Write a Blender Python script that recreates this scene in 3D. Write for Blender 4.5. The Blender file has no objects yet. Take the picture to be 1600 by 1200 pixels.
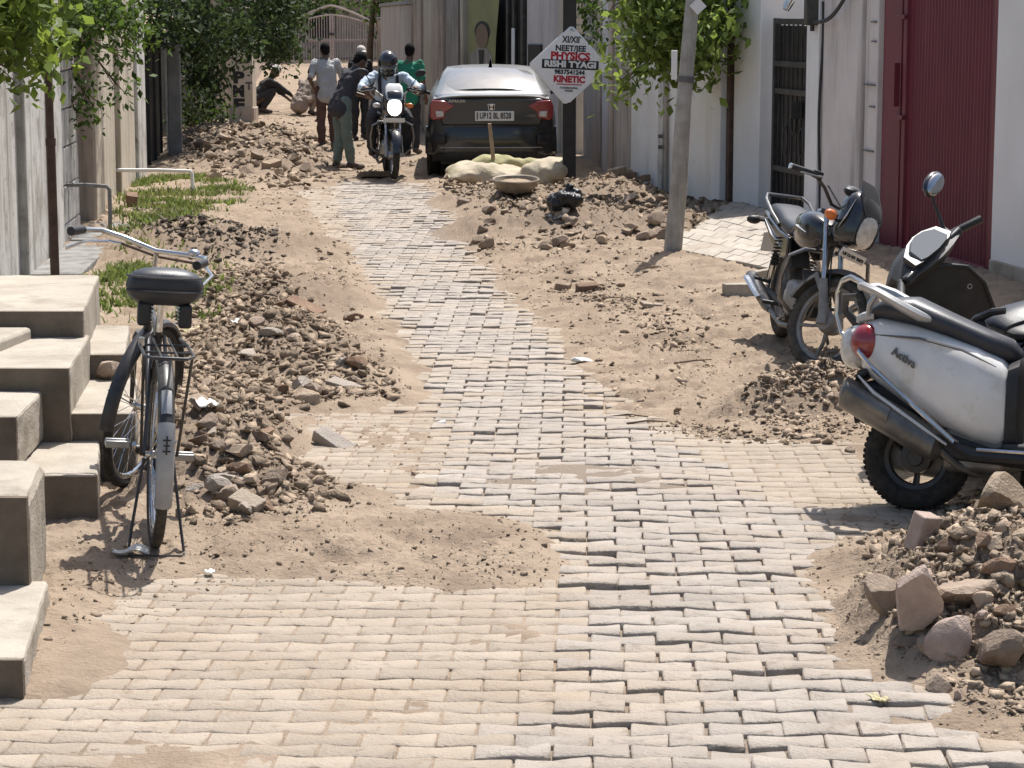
import bpy, bmesh, math, random
import numpy as np
from mathutils import Vector, Matrix, Euler
random.seed(7); rng = np.random.default_rng(11)
R = math.radians
SC = bpy.context.scene
COL = SC.collection
# ------------------------------------------------------------------ camera, sky, sun, exposure
CAM_H, FPX, PITCH = 2.1, 3700.0, math.atan(580 / 3700.0)
cam = bpy.data.cameras.new('camera'); cam.sensor_width = 36; cam.lens = FPX / 1600 * 36
cam.clip_start = .1; cam.clip_end = 6000
co = bpy.data.objects.new('camera', cam); COL.objects.link(co)
co.location = (0, 0, CAM_H); co.rotation_euler = (math.pi / 2 - PITCH, 0, 0)
SC.camera = co
SUN = Vector((.20, .46, 1.0)).normalized()
W = bpy.data.worlds.new('World'); SC.world = W; W.use_nodes = True
wn = W.node_tree.nodes; wn.clear()
sky = wn.new('ShaderNodeTexSky'); sky.sky_type = 'NISHITA'; sky.sun_disc = False
sky.sun_elevation = math.asin(SUN.z); sky.sun_rotation = math.atan2(SUN.x, SUN.y)
sky.dust_density = 3.0; sky.air_density = 1.2
bg = wn.new('ShaderNodeBackground'); bg.inputs[1].default_value = .10
wo = wn.new('ShaderNodeOutputWorld')
W.node_tree.links.new(sky.outputs[0], bg.inputs[0]); W.node_tree.links.new(bg.outputs[0], wo.inputs[0])
sl = bpy.data.lights.new('sun', 'SUN'); sl.energy = 4.5; sl.angle = R(.55); sl.color = (1, .965, .925)
so = bpy.data.objects.new('sun', sl); COL.objects.link(so); so.location = (4, 8, 20)
so.rotation_euler = SUN.to_track_quat('Z', 'Y').to_euler()
vs = SC.view_settings; vs.view_transform = 'Standard'; vs.look = 'None'; vs.exposure = .62; vs.gamma = 1; vs.use_curve_mapping = False
SC.cycles.use_denoising = True
SC.cycles.max_bounces = 6; SC.cycles.diffuse_bounces = 4

# ------------------------------------------------------------------ helpers
def ray(u, v):
    c, s = math.cos(PITCH), math.sin(PITCH); a, b = (u - 800) / FPX, (v - 600) / FPX
    return Vector((a, c - b * s, -s - b * c))
def G(u, v, z=0.):                      # where the line of sight of a photo pixel meets height z
    d = ray(u, v); t = (z - CAM_H) / d.z; return Vector((d.x * t, d.y * t, z))
def AT(u, v, Y):                        # ... or distance Y
    d = ray(u, v); t = Y / d.y; return Vector((d.x * t, Y, CAM_H + d.z * t))
def smooth(a, b, x):
    t = np.clip((x - a) / (b - a), 0, 1); return t * t * (3 - 2 * t)
def _hash(ix, iy, s):
    n = (ix * 374761393 + iy * 668265263 + s * 974711) & 0xffffffff
    n = ((n ^ (n >> 13)) * 1274126177) & 0xffffffff
    return ((n ^ (n >> 16)) & 0xffff) / 65535.0
def vnoise(x, y, s=0):
    x = np.asarray(x, float); y = np.asarray(y, float)
    ix = np.floor(x).astype(np.int64); iy = np.floor(y).astype(np.int64); fx = x - ix; fy = y - iy
    fx = fx * fx * (3 - 2 * fx); fy = fy * fy * (3 - 2 * fy)
    a = _hash(ix, iy, s); b = _hash(ix + 1, iy, s); c = _hash(ix, iy + 1, s); d = _hash(ix + 1, iy + 1, s)
    return (a + (b - a) * fx) * (1 - fy) + (c + (d - c) * fx) * fy
def fbm(x, y, o=4, s=0):
    r = 0; a = .5
    for i in range(o): r = r + a * vnoise(x, y, s + i * 17); x = x * 2.03 + 5.1; y = y * 2.03 - 3.7; a *= .5
    return r

class MB:
    def __init__(s): s.v = []; s.f = []
    def add(s, vs, fs, M=None):
        n = len(s.v); s.v += [tuple(M @ Vector(p)) if M else tuple(p) for p in vs]
        s.f += [tuple(i + n for i in f) for f in fs]; return s
    def box(s, c, d, M=None, rot=None, taper=1.):
        x, y, z = d[0] / 2, d[1] / 2, d[2] / 2; k = taper
        vs = [(-x, -y, -z), (x, -y, -z), (x, y, -z), (-x, y, -z), (-x * k, -y * k, z), (x * k, -y * k, z), (x * k, y * k, z), (-x * k, y * k, z)]
        T = Matrix.Translation(c)
        if rot: T = T @ Euler(rot).to_matrix().to_4x4()
        return s.add(vs, [(0, 3, 2, 1), (4, 5, 6, 7), (0, 1, 5, 4), (1, 2, 6, 5), (2, 3, 7, 6), (3, 0, 4, 7)], (M @ T) if M else T)
    def corners(s, p):                    # eight corners: four bottom, four top
        return s.add(p, [(0, 3, 2, 1), (4, 5, 6, 7), (0, 1, 5, 4), (1, 2, 6, 5), (2, 3, 7, 6), (3, 0, 4, 7)])
    def beam(s, p, q, w, h=None, up=(0, 0, 1)):
        p, q = Vector(p), Vector(q); d = (q - p).normalized(); x = d.cross(Vector(up))
        if x.length < 1e-4: x = d.cross(Vector((0, 1, 0)))
        x.normalize(); y = x.cross(d); h = h or w
        o = [x * a * w / 2 + y * b * h / 2 for a, b in ((-1, -1), (1, -1), (1, 1), (-1, 1))]
        return s.corners([p + k for k in o] + [q + k for k in o])
    def tube(s, path, r, n=8, cap=True, flat=1.):
        P = [Vector(p) for p in path]; m = len(P); r = r if isinstance(r, (list, tuple)) else [r] * m
        t0 = (P[1] - P[0]).normalized(); nx = t0.orthogonal().normalized()
        if abs(t0.z) < .9: nx = t0.cross(Vector((0, 0, 1))).normalized()
        b = len(s.v)
        for i in range(m):
            t = ((P[min(i + 1, m - 1)] - P[i]).normalized() + (P[i] - P[max(i - 1, 0)]).normalized())
            t = t.normalized() if t.length > 1e-6 else t0
            nx = (nx - t * nx.dot(t)); nx = nx.normalized() if nx.length > 1e-6 else t.orthogonal().normalized()
            ny = t.cross(nx)
            for k in range(n):
                a = 2 * math.pi * k / n; s.v.append(tuple(P[i] + (nx * math.cos(a) + ny * math.sin(a) * flat) * r[i]))
        for i in range(m - 1):
            for k in range(n): k2 = (k + 1) % n; s.f.append((b + i * n + k, b + i * n + k2, b + (i + 1) * n + k2, b + (i + 1) * n + k))
        if cap: s.f.append(tuple(b + k for k in range(n - 1, -1, -1))); s.f.append(tuple(b + (m - 1) * n + k for k in range(n)))
        return s
    def loft(s, rings, closed=True, cap=True):
        n = len(rings[0]); b = len(s.v)
        for r in rings: s.v += [tuple(p) for p in r]
        for i in range(len(rings) - 1):
            for k in range(n if closed else n - 1):
                k2 = (k + 1) % n; s.f.append((b + i * n + k, b + i * n + k2, b + (i + 1) * n + k2, b + (i + 1) * n + k))
        if cap: s.f.append(tuple(b + k for k in range(n - 1, -1, -1))); s.f.append(tuple(b + (len(rings) - 1) * n + k for k in range(n)))
        return s
    def lathe(s, prof, n=24, M=None):    # profile (radius, z), turned about z
        b = len(s.v); m = len(prof)
        for i in range(n):
            a = 2 * math.pi * i / n
            for r, z in prof:
                p = Vector((r * math.cos(a), r * math.sin(a), z)); s.v.append(tuple(M @ p if M else p))
        for i in range(n):
            j = (i + 1) % n
            for k in range(m - 1): s.f.append((b + i * m + k, b + j * m + k, b + j * m + k + 1, b + i * m + k + 1))
        return s
    def ell(s, c, r, n=14, m=9, M=None, p=1.):
        T = Matrix.Translation(c) @ (M or Matrix()); rings = []
        for j in range(m + 1):
            t = math.pi * (j / m - .5); ct, st = math.cos(t), math.sin(t)
            ct = max(ct, .002); sg = lambda q: math.copysign(abs(q) ** p, q)
            rings.append([T @ Vector((r[0] * sg(ct) * sg(math.cos(2 * math.pi * k / n)), r[1] * sg(ct) * sg(math.sin(2 * math.pi * k / n)), r[2] * sg(st))) for k in range(n)])
        return s.loft(rings)
    def prism(s, poly, a, b, M=None):   # outline in (y,z), extruded along x from a to b
        n = len(poly); vs = [(a, p[0], p[1]) for p in poly] + [(b, p[0], p[1]) for p in poly]
        fs = [tuple(range(n - 1, -1, -1)), tuple(range(n, 2 * n))] + [(i, (i + 1) % n, n + (i + 1) % n, n + i) for i in range(n)]
        return s.add(vs, fs, M)
    def xf(s, M, start=0): s.v[start:] = [tuple(M @ Vector(p)) for p in s.v[start:]]; return s
    def build(s, name, m, parent=None, sharp=38, bevel=0, flat=False):
        me = bpy.data.meshes.new(name); me.from_pydata(s.v, [], s.f); me.update()
        bm = bmesh.new(); bm.from_mesh(me); bmesh.ops.recalc_face_normals(bm, faces=bm.faces); bm.to_mesh(me); bm.free()
        return link(name, me, m, parent, sharp, bevel, flat)
def link(name, me, m, parent=None, sharp=38, bevel=0, flat=False):
    me.materials.clear(); me.materials.append(M[m] if isinstance(m, str) else m)
    if not flat:
        me.polygons.foreach_set('use_smooth', [True] * len(me.polygons)); me.set_sharp_from_angle(angle=R(sharp))
    o = bpy.data.objects.new(name, me); COL.objects.link(o); o.parent = parent
    if bevel:
        b = o.modifiers.new('bevel', 'BEVEL'); b.width = bevel; b.segments = 2; b.limit_method = 'ANGLE'; b.angle_limit = R(40)
    return o
def empty(name, loc=(0, 0, 0), rot=(0, 0, 0), label=None, cat=None, group=None, scale=1):
    o = bpy.data.objects.new(name, None); COL.objects.link(o); o.location = loc; o.rotation_euler = rot; o.empty_display_size = .1
    o.scale = (scale,) * 3
    return tag(o, label, cat, group)
def tag(o, label=None, cat=None, group=None, kind=None):
    for k, x in (('label', label), ('category', cat), ('group', group), ('kind', kind)):
        if x: o[k] = x
    return o
def rotM(axis_pt, axis, ang): 
    T = Matrix.Translation(axis_pt); return T @ Matrix.Rotation(ang, 4, Vector(axis)) @ T.inverted()
def np_mesh(name, V, F, m, parent=None, attr=None, smooth_=False):   # F: equal-sized faces
    me = bpy.data.meshes.new(name); V = np.asarray(V, np.float32); F = np.asarray(F, np.int32); k = F.shape[1]
    me.vertices.add(len(V)); me.vertices.foreach_set('co', V.ravel())
    me.loops.add(F.size); me.loops.foreach_set('vertex_index', F.ravel())
    me.polygons.add(len(F)); me.polygons.foreach_set('loop_start', np.arange(0, F.size, k, dtype=np.int32))
    me.update(calc_edges=True)
    if smooth_: me.polygons.foreach_set('use_smooth', [True] * len(F))
    if attr:
        for an, av in attr.items():
            if np.ndim(av) == 1:
                a = me.attributes.new(an, 'FLOAT', 'POINT'); a.data.foreach_set('value', np.asarray(av, np.float32))
            else:
                a = me.attributes.new(an, 'FLOAT_COLOR', 'POINT'); a.data.foreach_set('color', np.asarray(av, np.float32).ravel())
    me.materials.append(M[m] if isinstance(m, str) else m); me.validate()
    o = bpy.data.objects.new(name, me); COL.objects.link(o); o.parent = parent; return o
def text(body, size, mtx, m, parent, name='lettering', bold=.0, depth=.0015, width=None):
    c = bpy.data.curves.new('t', 'FONT'); c.body = body; c.size = size; c.align_x = 'CENTER'; c.align_y = 'CENTER'; c.extrude = depth; c.offset = bold; c.resolution_u = 3
    t = bpy.data.objects.new('t', c); COL.objects.link(t)
    dg = bpy.context.evaluated_depsgraph_get(); me = bpy.data.meshes.new_from_object(t.evaluated_get(dg)); bpy.data.objects.remove(t)
    if width:
        xs = [v.co.x for v in me.vertices]; me.transform(Matrix.Diagonal((width / (max(xs) - min(xs)), 1, 1, 1)))
    me.transform(mtx); return link(name, me, m, parent, flat=True)
FACE_BACK = Matrix(((1, 0, 0, 0), (0, 0, -1, 0), (0, 1, 0, 0), (0, 0, 0, 1)))   # text standing upright, read from -y

# ------------------------------------------------------------------ materials
M = {}
def mat(name, c, c2=None, rough=.7, metal=0., scale=6., bump=0., bscale=40., streak=None, coat=0., spec=.5, alpha=None, emit=None, trans=0., stain=None, vary=0., detail=6, sheen=0., rvar=0., mid=(.38, .66), speck=None):
    m = bpy.data.materials.new(name); m.use_nodes = True; nt = m.node_tree; N = nt.nodes; L = nt.links.new
    b = N['Principled BSDF']; b.inputs['Roughness'].default_value = rough; b.inputs['Metallic'].default_value = metal
    b.inputs['Specular IOR Level'].default_value = spec; b.inputs['Coat Weight'].default_value = coat; b.inputs['Coat Roughness'].default_value = .06
    b.inputs['Transmission Weight'].default_value = trans
    geo = N.new('ShaderNodeNewGeometry'); out = None
    def noise(sc, vec=None, det=detail):
        n = N.new('ShaderNodeTexNoise'); n.inputs['Scale'].default_value = sc; n.inputs['Detail'].default_value = det; n.inputs['Roughness'].default_value = .62
        L(vec or geo.outputs['Position'], n.inputs['Vector']); return n.outputs['Fac']
    def ramp(f, a, bb):
        r = N.new('ShaderNodeMapRange'); r.inputs[1].default_value = a; r.inputs[2].default_value = bb; L(f, r.inputs[0]); return r.outputs[0]
    def mix(f, a, bb, mode='MIX'):
        x = N.new('ShaderNodeMix'); x.data_type = 'RGBA'; x.blend_type = mode
        for s, i in ((f, 0), (a, 6), (bb, 7)):
            if hasattr(s, 'is_output'): L(s, x.inputs[i])
            else: x.inputs[i].default_value = s if i == 0 else (*s, 1)
        return x.outputs[2]
    col = None
    if c2 is not None: col = mix(ramp(noise(scale), *mid), c, c2)
    if stain:                                # (colour, scale, low, high)
        col = mix(ramp(noise(stain[1]), stain[2], stain[3]), col if col else c, stain[0])
    if speck: col = mix(ramp(noise(speck[1], det=8), speck[2], speck[3]), col if col else c, speck[0])
    if streak:                               # rain streaks: noise stretched along z
        mp = N.new('ShaderNodeMapping'); mp.inputs['Scale'].default_value = (streak[1], streak[1], streak[1] * .08); L(geo.outputs['Position'], mp.inputs[0])
        col = mix(ramp(noise(1., mp.outputs[0], 4), streak[2], streak[3]), col if col else c, streak[0])
    if vary:                                 # brightness that differs from piece to piece
        oi = N.new('ShaderNodeObjectInfo'); at = N.new('ShaderNodeAttribute'); at.attribute_name = 'rnd'
        ad = N.new('ShaderNodeMath'); L(oi.outputs['Random'], ad.inputs[0]); L(at.outputs['Fac'], ad.inputs[1])
        fr = N.new('ShaderNodeMath'); fr.operation = 'FRACT'; L(ad.outputs[0], fr.inputs[0])
        mr = N.new('ShaderNodeMapRange'); mr.inputs[3].default_value = 1 - vary; mr.inputs[4].default_value = 1 + vary; L(fr.outputs[0], mr.inputs[0])
        cb = N.new('ShaderNodeCombineColor'); [L(mr.outputs[0], cb.inputs[i]) for i in range(3)]
        col = mix(1., col if col else c, cb.outputs[0], 'MULTIPLY')
    if col: L(col, b.inputs['Base Color'])
    else: b.inputs['Base Color'].default_value = (*c, 1)
    if rvar:
        rr = N.new('ShaderNodeMapRange'); rr.inputs[1].default_value = .35; rr.inputs[2].default_value = .7; rr.inputs[3].default_value = rough - rvar; rr.inputs[4].default_value = rough + rvar
        L(noise(scale * 2), rr.inputs[0]); L(rr.outputs[0], b.inputs['Roughness'])
    if bump:
        bp = N.new('ShaderNodeBump'); bp.inputs['Strength'].default_value = bump; bp.inputs['Distance'].default_value = .02
        L(noise(bscale, det=5), bp.inputs['Height']); L(bp.outputs[0], b.inputs['Normal'])
    if emit: b.inputs['Emission Color'].default_value = (*emit[0], 1); b.inputs['Emission Strength'].default_value = emit[1]
    if alpha is not None: b.inputs['Alpha'].default_value = alpha
    M[name] = m; return m
def leafmat(name, c, c2, tr=.45):
    m = mat(name, c, c2, rough=.6, scale=2.6, vary=.5, spec=.18); nt = m.node_tree; N = nt.nodes; b = N['Principled BSDF']
    t = N.new('ShaderNodeBsdfTranslucent'); x = N.new('ShaderNodeMixShader'); x.inputs[0].default_value = tr
    src = b.inputs['Base Color'].links[0].from_socket
    hs = N.new('ShaderNodeHueSaturation'); hs.inputs['Hue'].default_value = .485; hs.inputs['Value'].default_value = 1.3; hs.inputs['Saturation'].default_value = 1.1
    nt.links.new(src, hs.inputs['Color']); nt.links.new(hs.outputs[0], t.inputs[0])
    nt.links.new(b.outputs[0], x.inputs[1]); nt.links.new(t.outputs[0], x.inputs[2]); nt.links.new(x.outputs[0], N['Material Output'].inputs[0])
mat('dirt', (.36, .265, .18), (.25, .175, .112), .95, scale=2.2, bump=.8, bscale=55, stain=((.42, .335, .25), .55, .42, .62), spec=.15)
mat('bedding', (.17, .135, .1), (.23, .18, .135), .95, scale=9, bump=.6, spec=.1)
mat('paver_grey', (.342, .298, .252), (.278, .239, .20), .7, scale=5, bump=.6, bscale=70, speck=((.215, .175, .135), 16, .54, .72), vary=.10, spec=.35, stain=((.33, .27, .208), 1.1, .46, .66))
mat('paver_dusty', (.365, .306, .243), (.315, .262, .204), .9, scale=4, bump=.6, bscale=70, speck=((.24, .188, .138), 13, .55, .74), vary=.08, spec=.2, stain=((.32, .256, .19), 1.3, .5, .68))
mat('clod', (.355, .275, .20), (.24, .182, .13), .95, scale=14, bump=.8, bscale=80, vary=.38, spec=.1)
mat('clod_pale', (.40, .315, .233), (.28, .215, .156), .95, scale=12, bump=.7, bscale=80, vary=.32, spec=.1)
mat('clod_damp', (.13, .105, .082), (.085, .068, .052), .9, scale=12, bump=.7, bscale=70, vary=.35, spec=.2)
mat('rock', (.32, .25, .19), (.22, .165, .125), .9, scale=9, bump=.8, bscale=60, vary=.25, spec=.2)
mat('rock_pink', (.42, .325, .27), (.33, .25, .205), .85, scale=18, bump=.6, bscale=70, vary=.15, spec=.25)
mat('brick', (.29, .20, .14), (.20, .13, .09), .92, scale=10, bump=.7, bscale=90, vary=.25, spec=.15)
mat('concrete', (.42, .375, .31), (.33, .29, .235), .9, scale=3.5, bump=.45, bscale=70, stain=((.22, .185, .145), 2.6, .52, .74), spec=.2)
mat('riser_brown', (.185, .150, .115), (.125, .10, .075), .92, scale=5, bump=.5, bscale=60, stain=((.24, .205, .165), 2.2, .58, .76), spec=.15)
mat('ramp_tile', (.43, .385, .33), (.36, .32, .27), .9, scale=4, bump=.5, bscale=60, vary=.08, stain=((.34, .285, .225), 1.6, .5, .7), spec=.2)
mat('concrete_grey', (.27, .265, .25), (.20, .195, .18), .9, scale=4, bump=.4, bscale=60, streak=((.11, .105, .095), 5, .48, .72), spec=.2)
mat('wall_white', (.62, .60, .555), (.50, .48, .44), .9, scale=1.4, bump=.25, bscale=45, streak=((.27, .245, .21), 5.5, .46, .72), stain=((.30, .275, .24), 3.1, .5, .68), speck=((.20, .18, .155), 14, .6, .72), spec=.2)
mat('wall_stained', (.74, .72, .68), (.64, .62, .58), .9, scale=1.2, bump=.25, bscale=45, streak=((.46, .43, .385), 4, .57, .82), stain=((.44, .42, .385), 3.4, .62, .78), spec=.2)
mat('wall_clean', (.76, .75, .735), (.68, .665, .645), .85, scale=.9, bump=.18, bscale=60, streak=((.52, .49, .45), 3, .58, .82), spec=.2)
mat('wall_pink', (.64, .585, .555), (.55, .50, .475), .88, scale=1.8, bump=.35, bscale=50, streak=((.30, .26, .235), 4, .54, .76), spec=.2)
mat('wall_cream', (.58, .51, .41), (.48, .42, .33), .9, scale=1.6, bump=.3, bscale=45, streak=((.22, .18, .13), 6, .5, .74), spec=.2)
mat('wall_brown', (.52, .43, .355), (.41, .335, .275), .92, scale=2.2, bump=.4, bscale=40, streak=((.22, .18, .145), 7, .5, .74), spec=.15)
mat('wall_greybrown', (.42, .375, .33), (.33, .29, .255), .92, scale=2, bump=.4, bscale=40, streak=((.19, .165, .14), 7, .48, .72), spec=.15)
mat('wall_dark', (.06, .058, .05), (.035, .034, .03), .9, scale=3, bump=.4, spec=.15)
mat('black_steel', (.022, .02, .02), (.035, .03, .028), .5, scale=8, spec=.4)
mat('rust_brown', (.06, .035, .028), (.1, .06, .045), .7, scale=10, bump=.3, spec=.3)
mat('maroon', (.15, .024, .038), (.125, .02, .032), .5, scale=2, streak=((.21, .06, .075), 6, .55, .8), spec=.4)
mat('steel_gate', (.09, .085, .08), (.05, .047, .045), .5, metal=.5, scale=6, spec=.4)
mat('gate_pink', (.55, .45, .40), (.45, .36, .31), .7, scale=4, spec=.3)
mat('plastic_white', (.72, .71, .68), rough=.5)
mat('cable', (.02, .02, .022), rough=.6)
mat('bark', (.16, .12, .085), (.09, .065, .045), .95, scale=14, bump=.9, bscale=50, spec=.1)
mat('bark_pale', (.40, .38, .34), (.30, .28, .245), .9, scale=9, bump=.6, bscale=50, streak=((.20, .18, .155), 14, .52, .76), spec=.15)
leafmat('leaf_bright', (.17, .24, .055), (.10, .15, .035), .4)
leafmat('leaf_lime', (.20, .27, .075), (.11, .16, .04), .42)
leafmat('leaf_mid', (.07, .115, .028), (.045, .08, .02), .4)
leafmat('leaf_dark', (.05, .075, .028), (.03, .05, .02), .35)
leafmat('grass', (.12, .18, .045), (.19, .20, .085), .35)
mat('tyre', (.022, .021, .02), (.05, .044, .038), .85, scale=30, bump=.4, bscale=160, spec=.25)
mat('tyre_dusty', (.045, .042, .038), (.10, .088, .072), .9, scale=14, bump=.4, bscale=160, spec=.2)
mat('black_plastic', (.018, .018, .019), (.03, .029, .028), .5, scale=12, spec=.4)
mat('dusty_plastic', (.05, .049, .047), (.10, .092, .082), .75, scale=7, spec=.3)
mat('black_gloss', (.011, .011, .013), rough=.2, coat=.7)
mat('black_worn', (.016, .016, .017), (.04, .034, .03), .45, scale=14, coat=.1, speck=((.09, .055, .035), 45, .62, .74))
mat('seat_vinyl', (.022, .024, .03), (.033, .034, .04), .42, scale=8, bump=.12, bscale=200)
mat('seat_dusty', (.055, .057, .06), (.085, .083, .08), .6, scale=5, bump=.1, bscale=200)
mat('chrome_dull', (.26, .255, .25), (.16, .155, .15), .35, metal=.9, scale=10, rvar=.08)
mat('chrome', (.62, .62, .62), (.45, .44, .42), .22, metal=1., scale=12, rvar=.08)
mat('alloy', (.36, .355, .345), (.26, .255, .245), .42, metal=.8, scale=14)
mat('alloy_dusty', (.30, .285, .265), (.20, .19, .175), .6, metal=.4, scale=10)
mat('exhaust', (.10, .098, .095), (.20, .185, .165), .42, metal=.7, scale=6)
mat('white_paint', (.70, .69, .67), (.62, .61, .585), .34, scale=5, coat=.4, stain=((.45, .41, .35), 7, .56, .78), speck=((.35, .31, .26), 60, .66, .74))
mat('silver_paint', (.46, .46, .455), (.38, .38, .37), .45, metal=.5, scale=6, coat=.3)
mat('grey_paint', (.27, .265, .26), (.36, .355, .345), .5, scale=9)
mat('lens_clear', (.62, .60, .56), (.42, .40, .37), rough=.22, coat=.5, spec=.5, scale=30)
mat('lens_red', (.24, .012, .02), rough=.15, coat=1.)
mat('lens_amber', (.62, .15, .015), rough=.2, coat=.8)
mat('lens_dash', (.16, .17, .18), rough=.8, spec=.1)
mat('lens_teal', (.08, .45, .42), rough=.2, emit=((.2, .9, .85), .5))
mat('headlamp_lit', (.9, .9, .88), rough=.2, emit=((1, .98, .94), 1.6))
mat('car_paint', (.026, .027, .029), rough=.3, metal=.3, coat=.55)
mat('car_dust_glare', (.26, .26, .255), (.21, .21, .205), .34, metal=.3, scale=3, coat=.4)  # roof and boot lip: dust plus sky glare put into a paler colour
mat('glass_dark', (.05, .055, .058), rough=.07, coat=1., spec=1.)
mat('glass_dust_glare', (.20, .205, .205), (.14, .145, .145), .16, scale=3, coat=1., spec=.8)  # rear glass lightened: reflected sky glare painted in along with dust
mat('mirror', (.4, .41, .42), rough=.04, metal=1.)
mat('plate_white', (.66, .65, .62), rough=.5)
mat('ink_black', (.012, .012, .013), rough=.6)
mat('ink_red', (.42, .012, .028), rough=.6)
mat('ink_grey', (.11, .105, .10), rough=.6)
mat('sign_white', (.82, .81, .80), (.77, .76, .75), .45, scale=6, stain=((.56, .55, .54), 9, .6, .75))
mat('poster', (.28, .27, .11), (.22, .21, .10), .6, scale=3)
mat('poster_tone', (.20, .13, .085), rough=.6)
mat('sack', (.47, .40, .29), (.38, .32, .225), .85, scale=7, bump=1., bscale=11, stain=((.33, .28, .15), 3.2, .55, .7))
mat('sack_dark', (.36, .33, .17), (.28, .25, .12), .85, scale=7, bump=1., bscale=11)
mat('pan', (.30, .255, .20), (.20, .165, .13), .6, metal=.3, scale=8)
mat('wood', (.30, .22, .15), (.22, .16, .11), .8, scale=20)
mat('bag_black', (.010, .010, .012), rough=.35, bump=.7, bscale=24)
mat('litter', (.62, .60, .56), rough=.7)
mat('litter_yellow', (.36, .31, .16), rough=.6)
mat('skin', (.13, .075, .05), (.105, .06, .04), .55, scale=20)
mat('hair', (.010, .009, .009), rough=.85, spec=.1)
mat('cap_pale', (.56, .52, .46), (.46, .42, .37), .85, scale=20)
mat('shirt_white', (.40, .395, .38), (.34, .335, .32), .85, scale=9)
mat('shirt_blue', (.50, .58, .66), (.43, .51, .60), .85, scale=9)
mat('shirt_dark', (.034, .033, .040), (.048, .046, .052), .9, scale=14)
mat('shirt_black', (.018, .018, .02), (.03, .03, .03), .9, scale=12)
mat('shirt_green', (.02, .22, .12), (.018, .17, .10), .85, scale=9)
mat('shirt_beige', (.27, .215, .17), (.22, .175, .14), .9, scale=9)
mat('trouser_green', (.15, .19, .165), (.115, .15, .13), .9, scale=10)
mat('trouser_brown', (.11, .06, .045), (.085, .045, .035), .9, scale=10)
mat('trouser_dark', (.025, .025, .028), (.035, .034, .036), .9, scale=10)
mat('shoe', (.08, .06, .05), (.05, .04, .035), .8, scale=10)
# ------------------------------------------------------------------ ground: undulation, mounds of spoil, sand over the paving
def world_poly(px): return np.array([G(u, v)[:2] for u, v in px])
def sdf(poly, x, y):                    # signed distance, negative inside
    d = np.full(np.shape(x), 1e9); ins = np.zeros(np.shape(x), bool); n = len(poly)
    for i in range(n):
        a, b = poly[i], poly[(i + 1) % n]; e = b - a; wx, wy = x - a[0], y - a[1]
        t = np.clip((wx * e[0] + wy * e[1]) / (e @ e + 1e-12), 0, 1)
        d = np.minimum(d, np.hypot(wx - e[0] * t, wy - e[1] * t))
        c = ((a[1] > y) != (b[1] > y)) & (x < (b[0] - a[0]) * (y - a[1]) / (b[1] - a[1] + 1e-12) + a[0]); ins ^= c
    return np.where(ins, -d, d)
PAVED = world_poly([(-150, 1420), (-60, 1130), (30, 1110), (95, 1040), (140, 960), (200, 920), (330, 898), (450, 905), (560, 915), (700, 928), (850, 920), (885, 880),
    (872, 835), (800, 806), (660, 785), (620, 765), (530, 752), (470, 712), (425, 645), (640, 636), (690, 625), (665, 580), (642, 540), (622, 500), (590, 460), (575, 420),
    (552, 390), (515, 360), (485, 320), (470, 297), (560, 285), (655, 285), (690, 320), (705, 350), (725, 400), (770, 450), (852, 510), (885, 560), (910, 592), (962, 640),
    (1012, 665), (1150, 680), (1290, 690), (1340, 720), (1400, 760), (1440, 800), (1395, 842), (1250, 862), (1215, 900), (1245, 960), (1325, 1020), (1415, 1085), (1520, 1150),
    (1650, 1190), (1800, 1420)])
SEAM = world_poly([(640, 770), (790, 800), (880, 830), (895, 900), (905, 1000), (880, 1100), (760, 1160), (740, 1420), (1900, 1420), (1500, 1100), (1260, 920), (1300, 830), (1100, 720), (960, 640),
    (880, 560), (770, 450), (705, 350), (655, 285), (520, 285), (560, 390), (640, 520), (690, 640), (700, 720)])
WALLX = lambda y: 6.78 - .19 * y        # line of the house fronts on the right
MOUNDS = []                             # x, y, half length, half width, turn, height
def mound(u, v, a, b, turn, h): p = G(u, v); MOUNDS.append((p.x, p.y, a, b, R(turn), h))
mound(1660, 960, 1.05, .80, 75, .48); mound(1510, 1010, .60, .5, 40, .13); mound(1470, 880, .55, .5, 20, .10)
mound(1275, 640, .62, .42, 15, .24); mound(1330, 600, .4, .4, 0, .16)
mound(530, 585, .4, .45, 20, .08); mound(425, 545, .62, 1.3, 8, .27); mound(345, 690, .48, .75, 0, .27); mound(350, 760, .5, .5, 0, .2)
mound(400, 470, 1.0, 1.6, 10, .20); mound(340, 392, 1.3, 1.3, 0, .24); mound(270, 372, .9, 1.4, 0, .22)
mound(400, 245, 1.6, 4.2, 8, .42); mound(330, 225, 1.2, 4.0, 8, .35); mound(470, 262, .7, 1.5, 0, .16)
mound(840, 360, 1.0, 1.6, -30, .26); mound(960, 372, 1.0, 1.2, -20, .22); mound(800, 318, 1.1, 1.8, 0, .24); mound(1055, 380, .45, .8, 0, .08); mound(960, 320, .7, 2.0, 0, .34)
mound(690, 262, .6, 1.6, 0, .15); mound(455, 178, 2.0, 2.0, 0, .12)
def undul(x, y): return .030 * (fbm(x * .55 + 3, y * .4, 2, 5) - .4) + .012 * (vnoise(x * 1.9, y * 1.9, 9) - .5) - .05 * smooth(1.2, 3.2, x) * smooth(11, 6, y)
def rise(x, y):
    d = WALLX(y) - x; return .2 * np.clip((3.3 - d) / 3., 0, 1) * smooth(10.5, 13, y) * smooth(27, 23.5, y)
HS = .64
def heap(x, y):
    z = np.zeros(np.shape(x))
    for cx, cy, a, b, t, h in MOUNDS:
        dx, dy = x - cx, y - cy; c, s = math.cos(t), math.sin(t); p, q = (dx * c + dy * s) / a, (-dx * s + dy * c) / b
        r = np.sqrt(p * p + q * q); z = np.maximum(z, 0) + HS * h * np.clip(1 - r * r, 0, 1) ** 1.25
    return z
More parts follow.
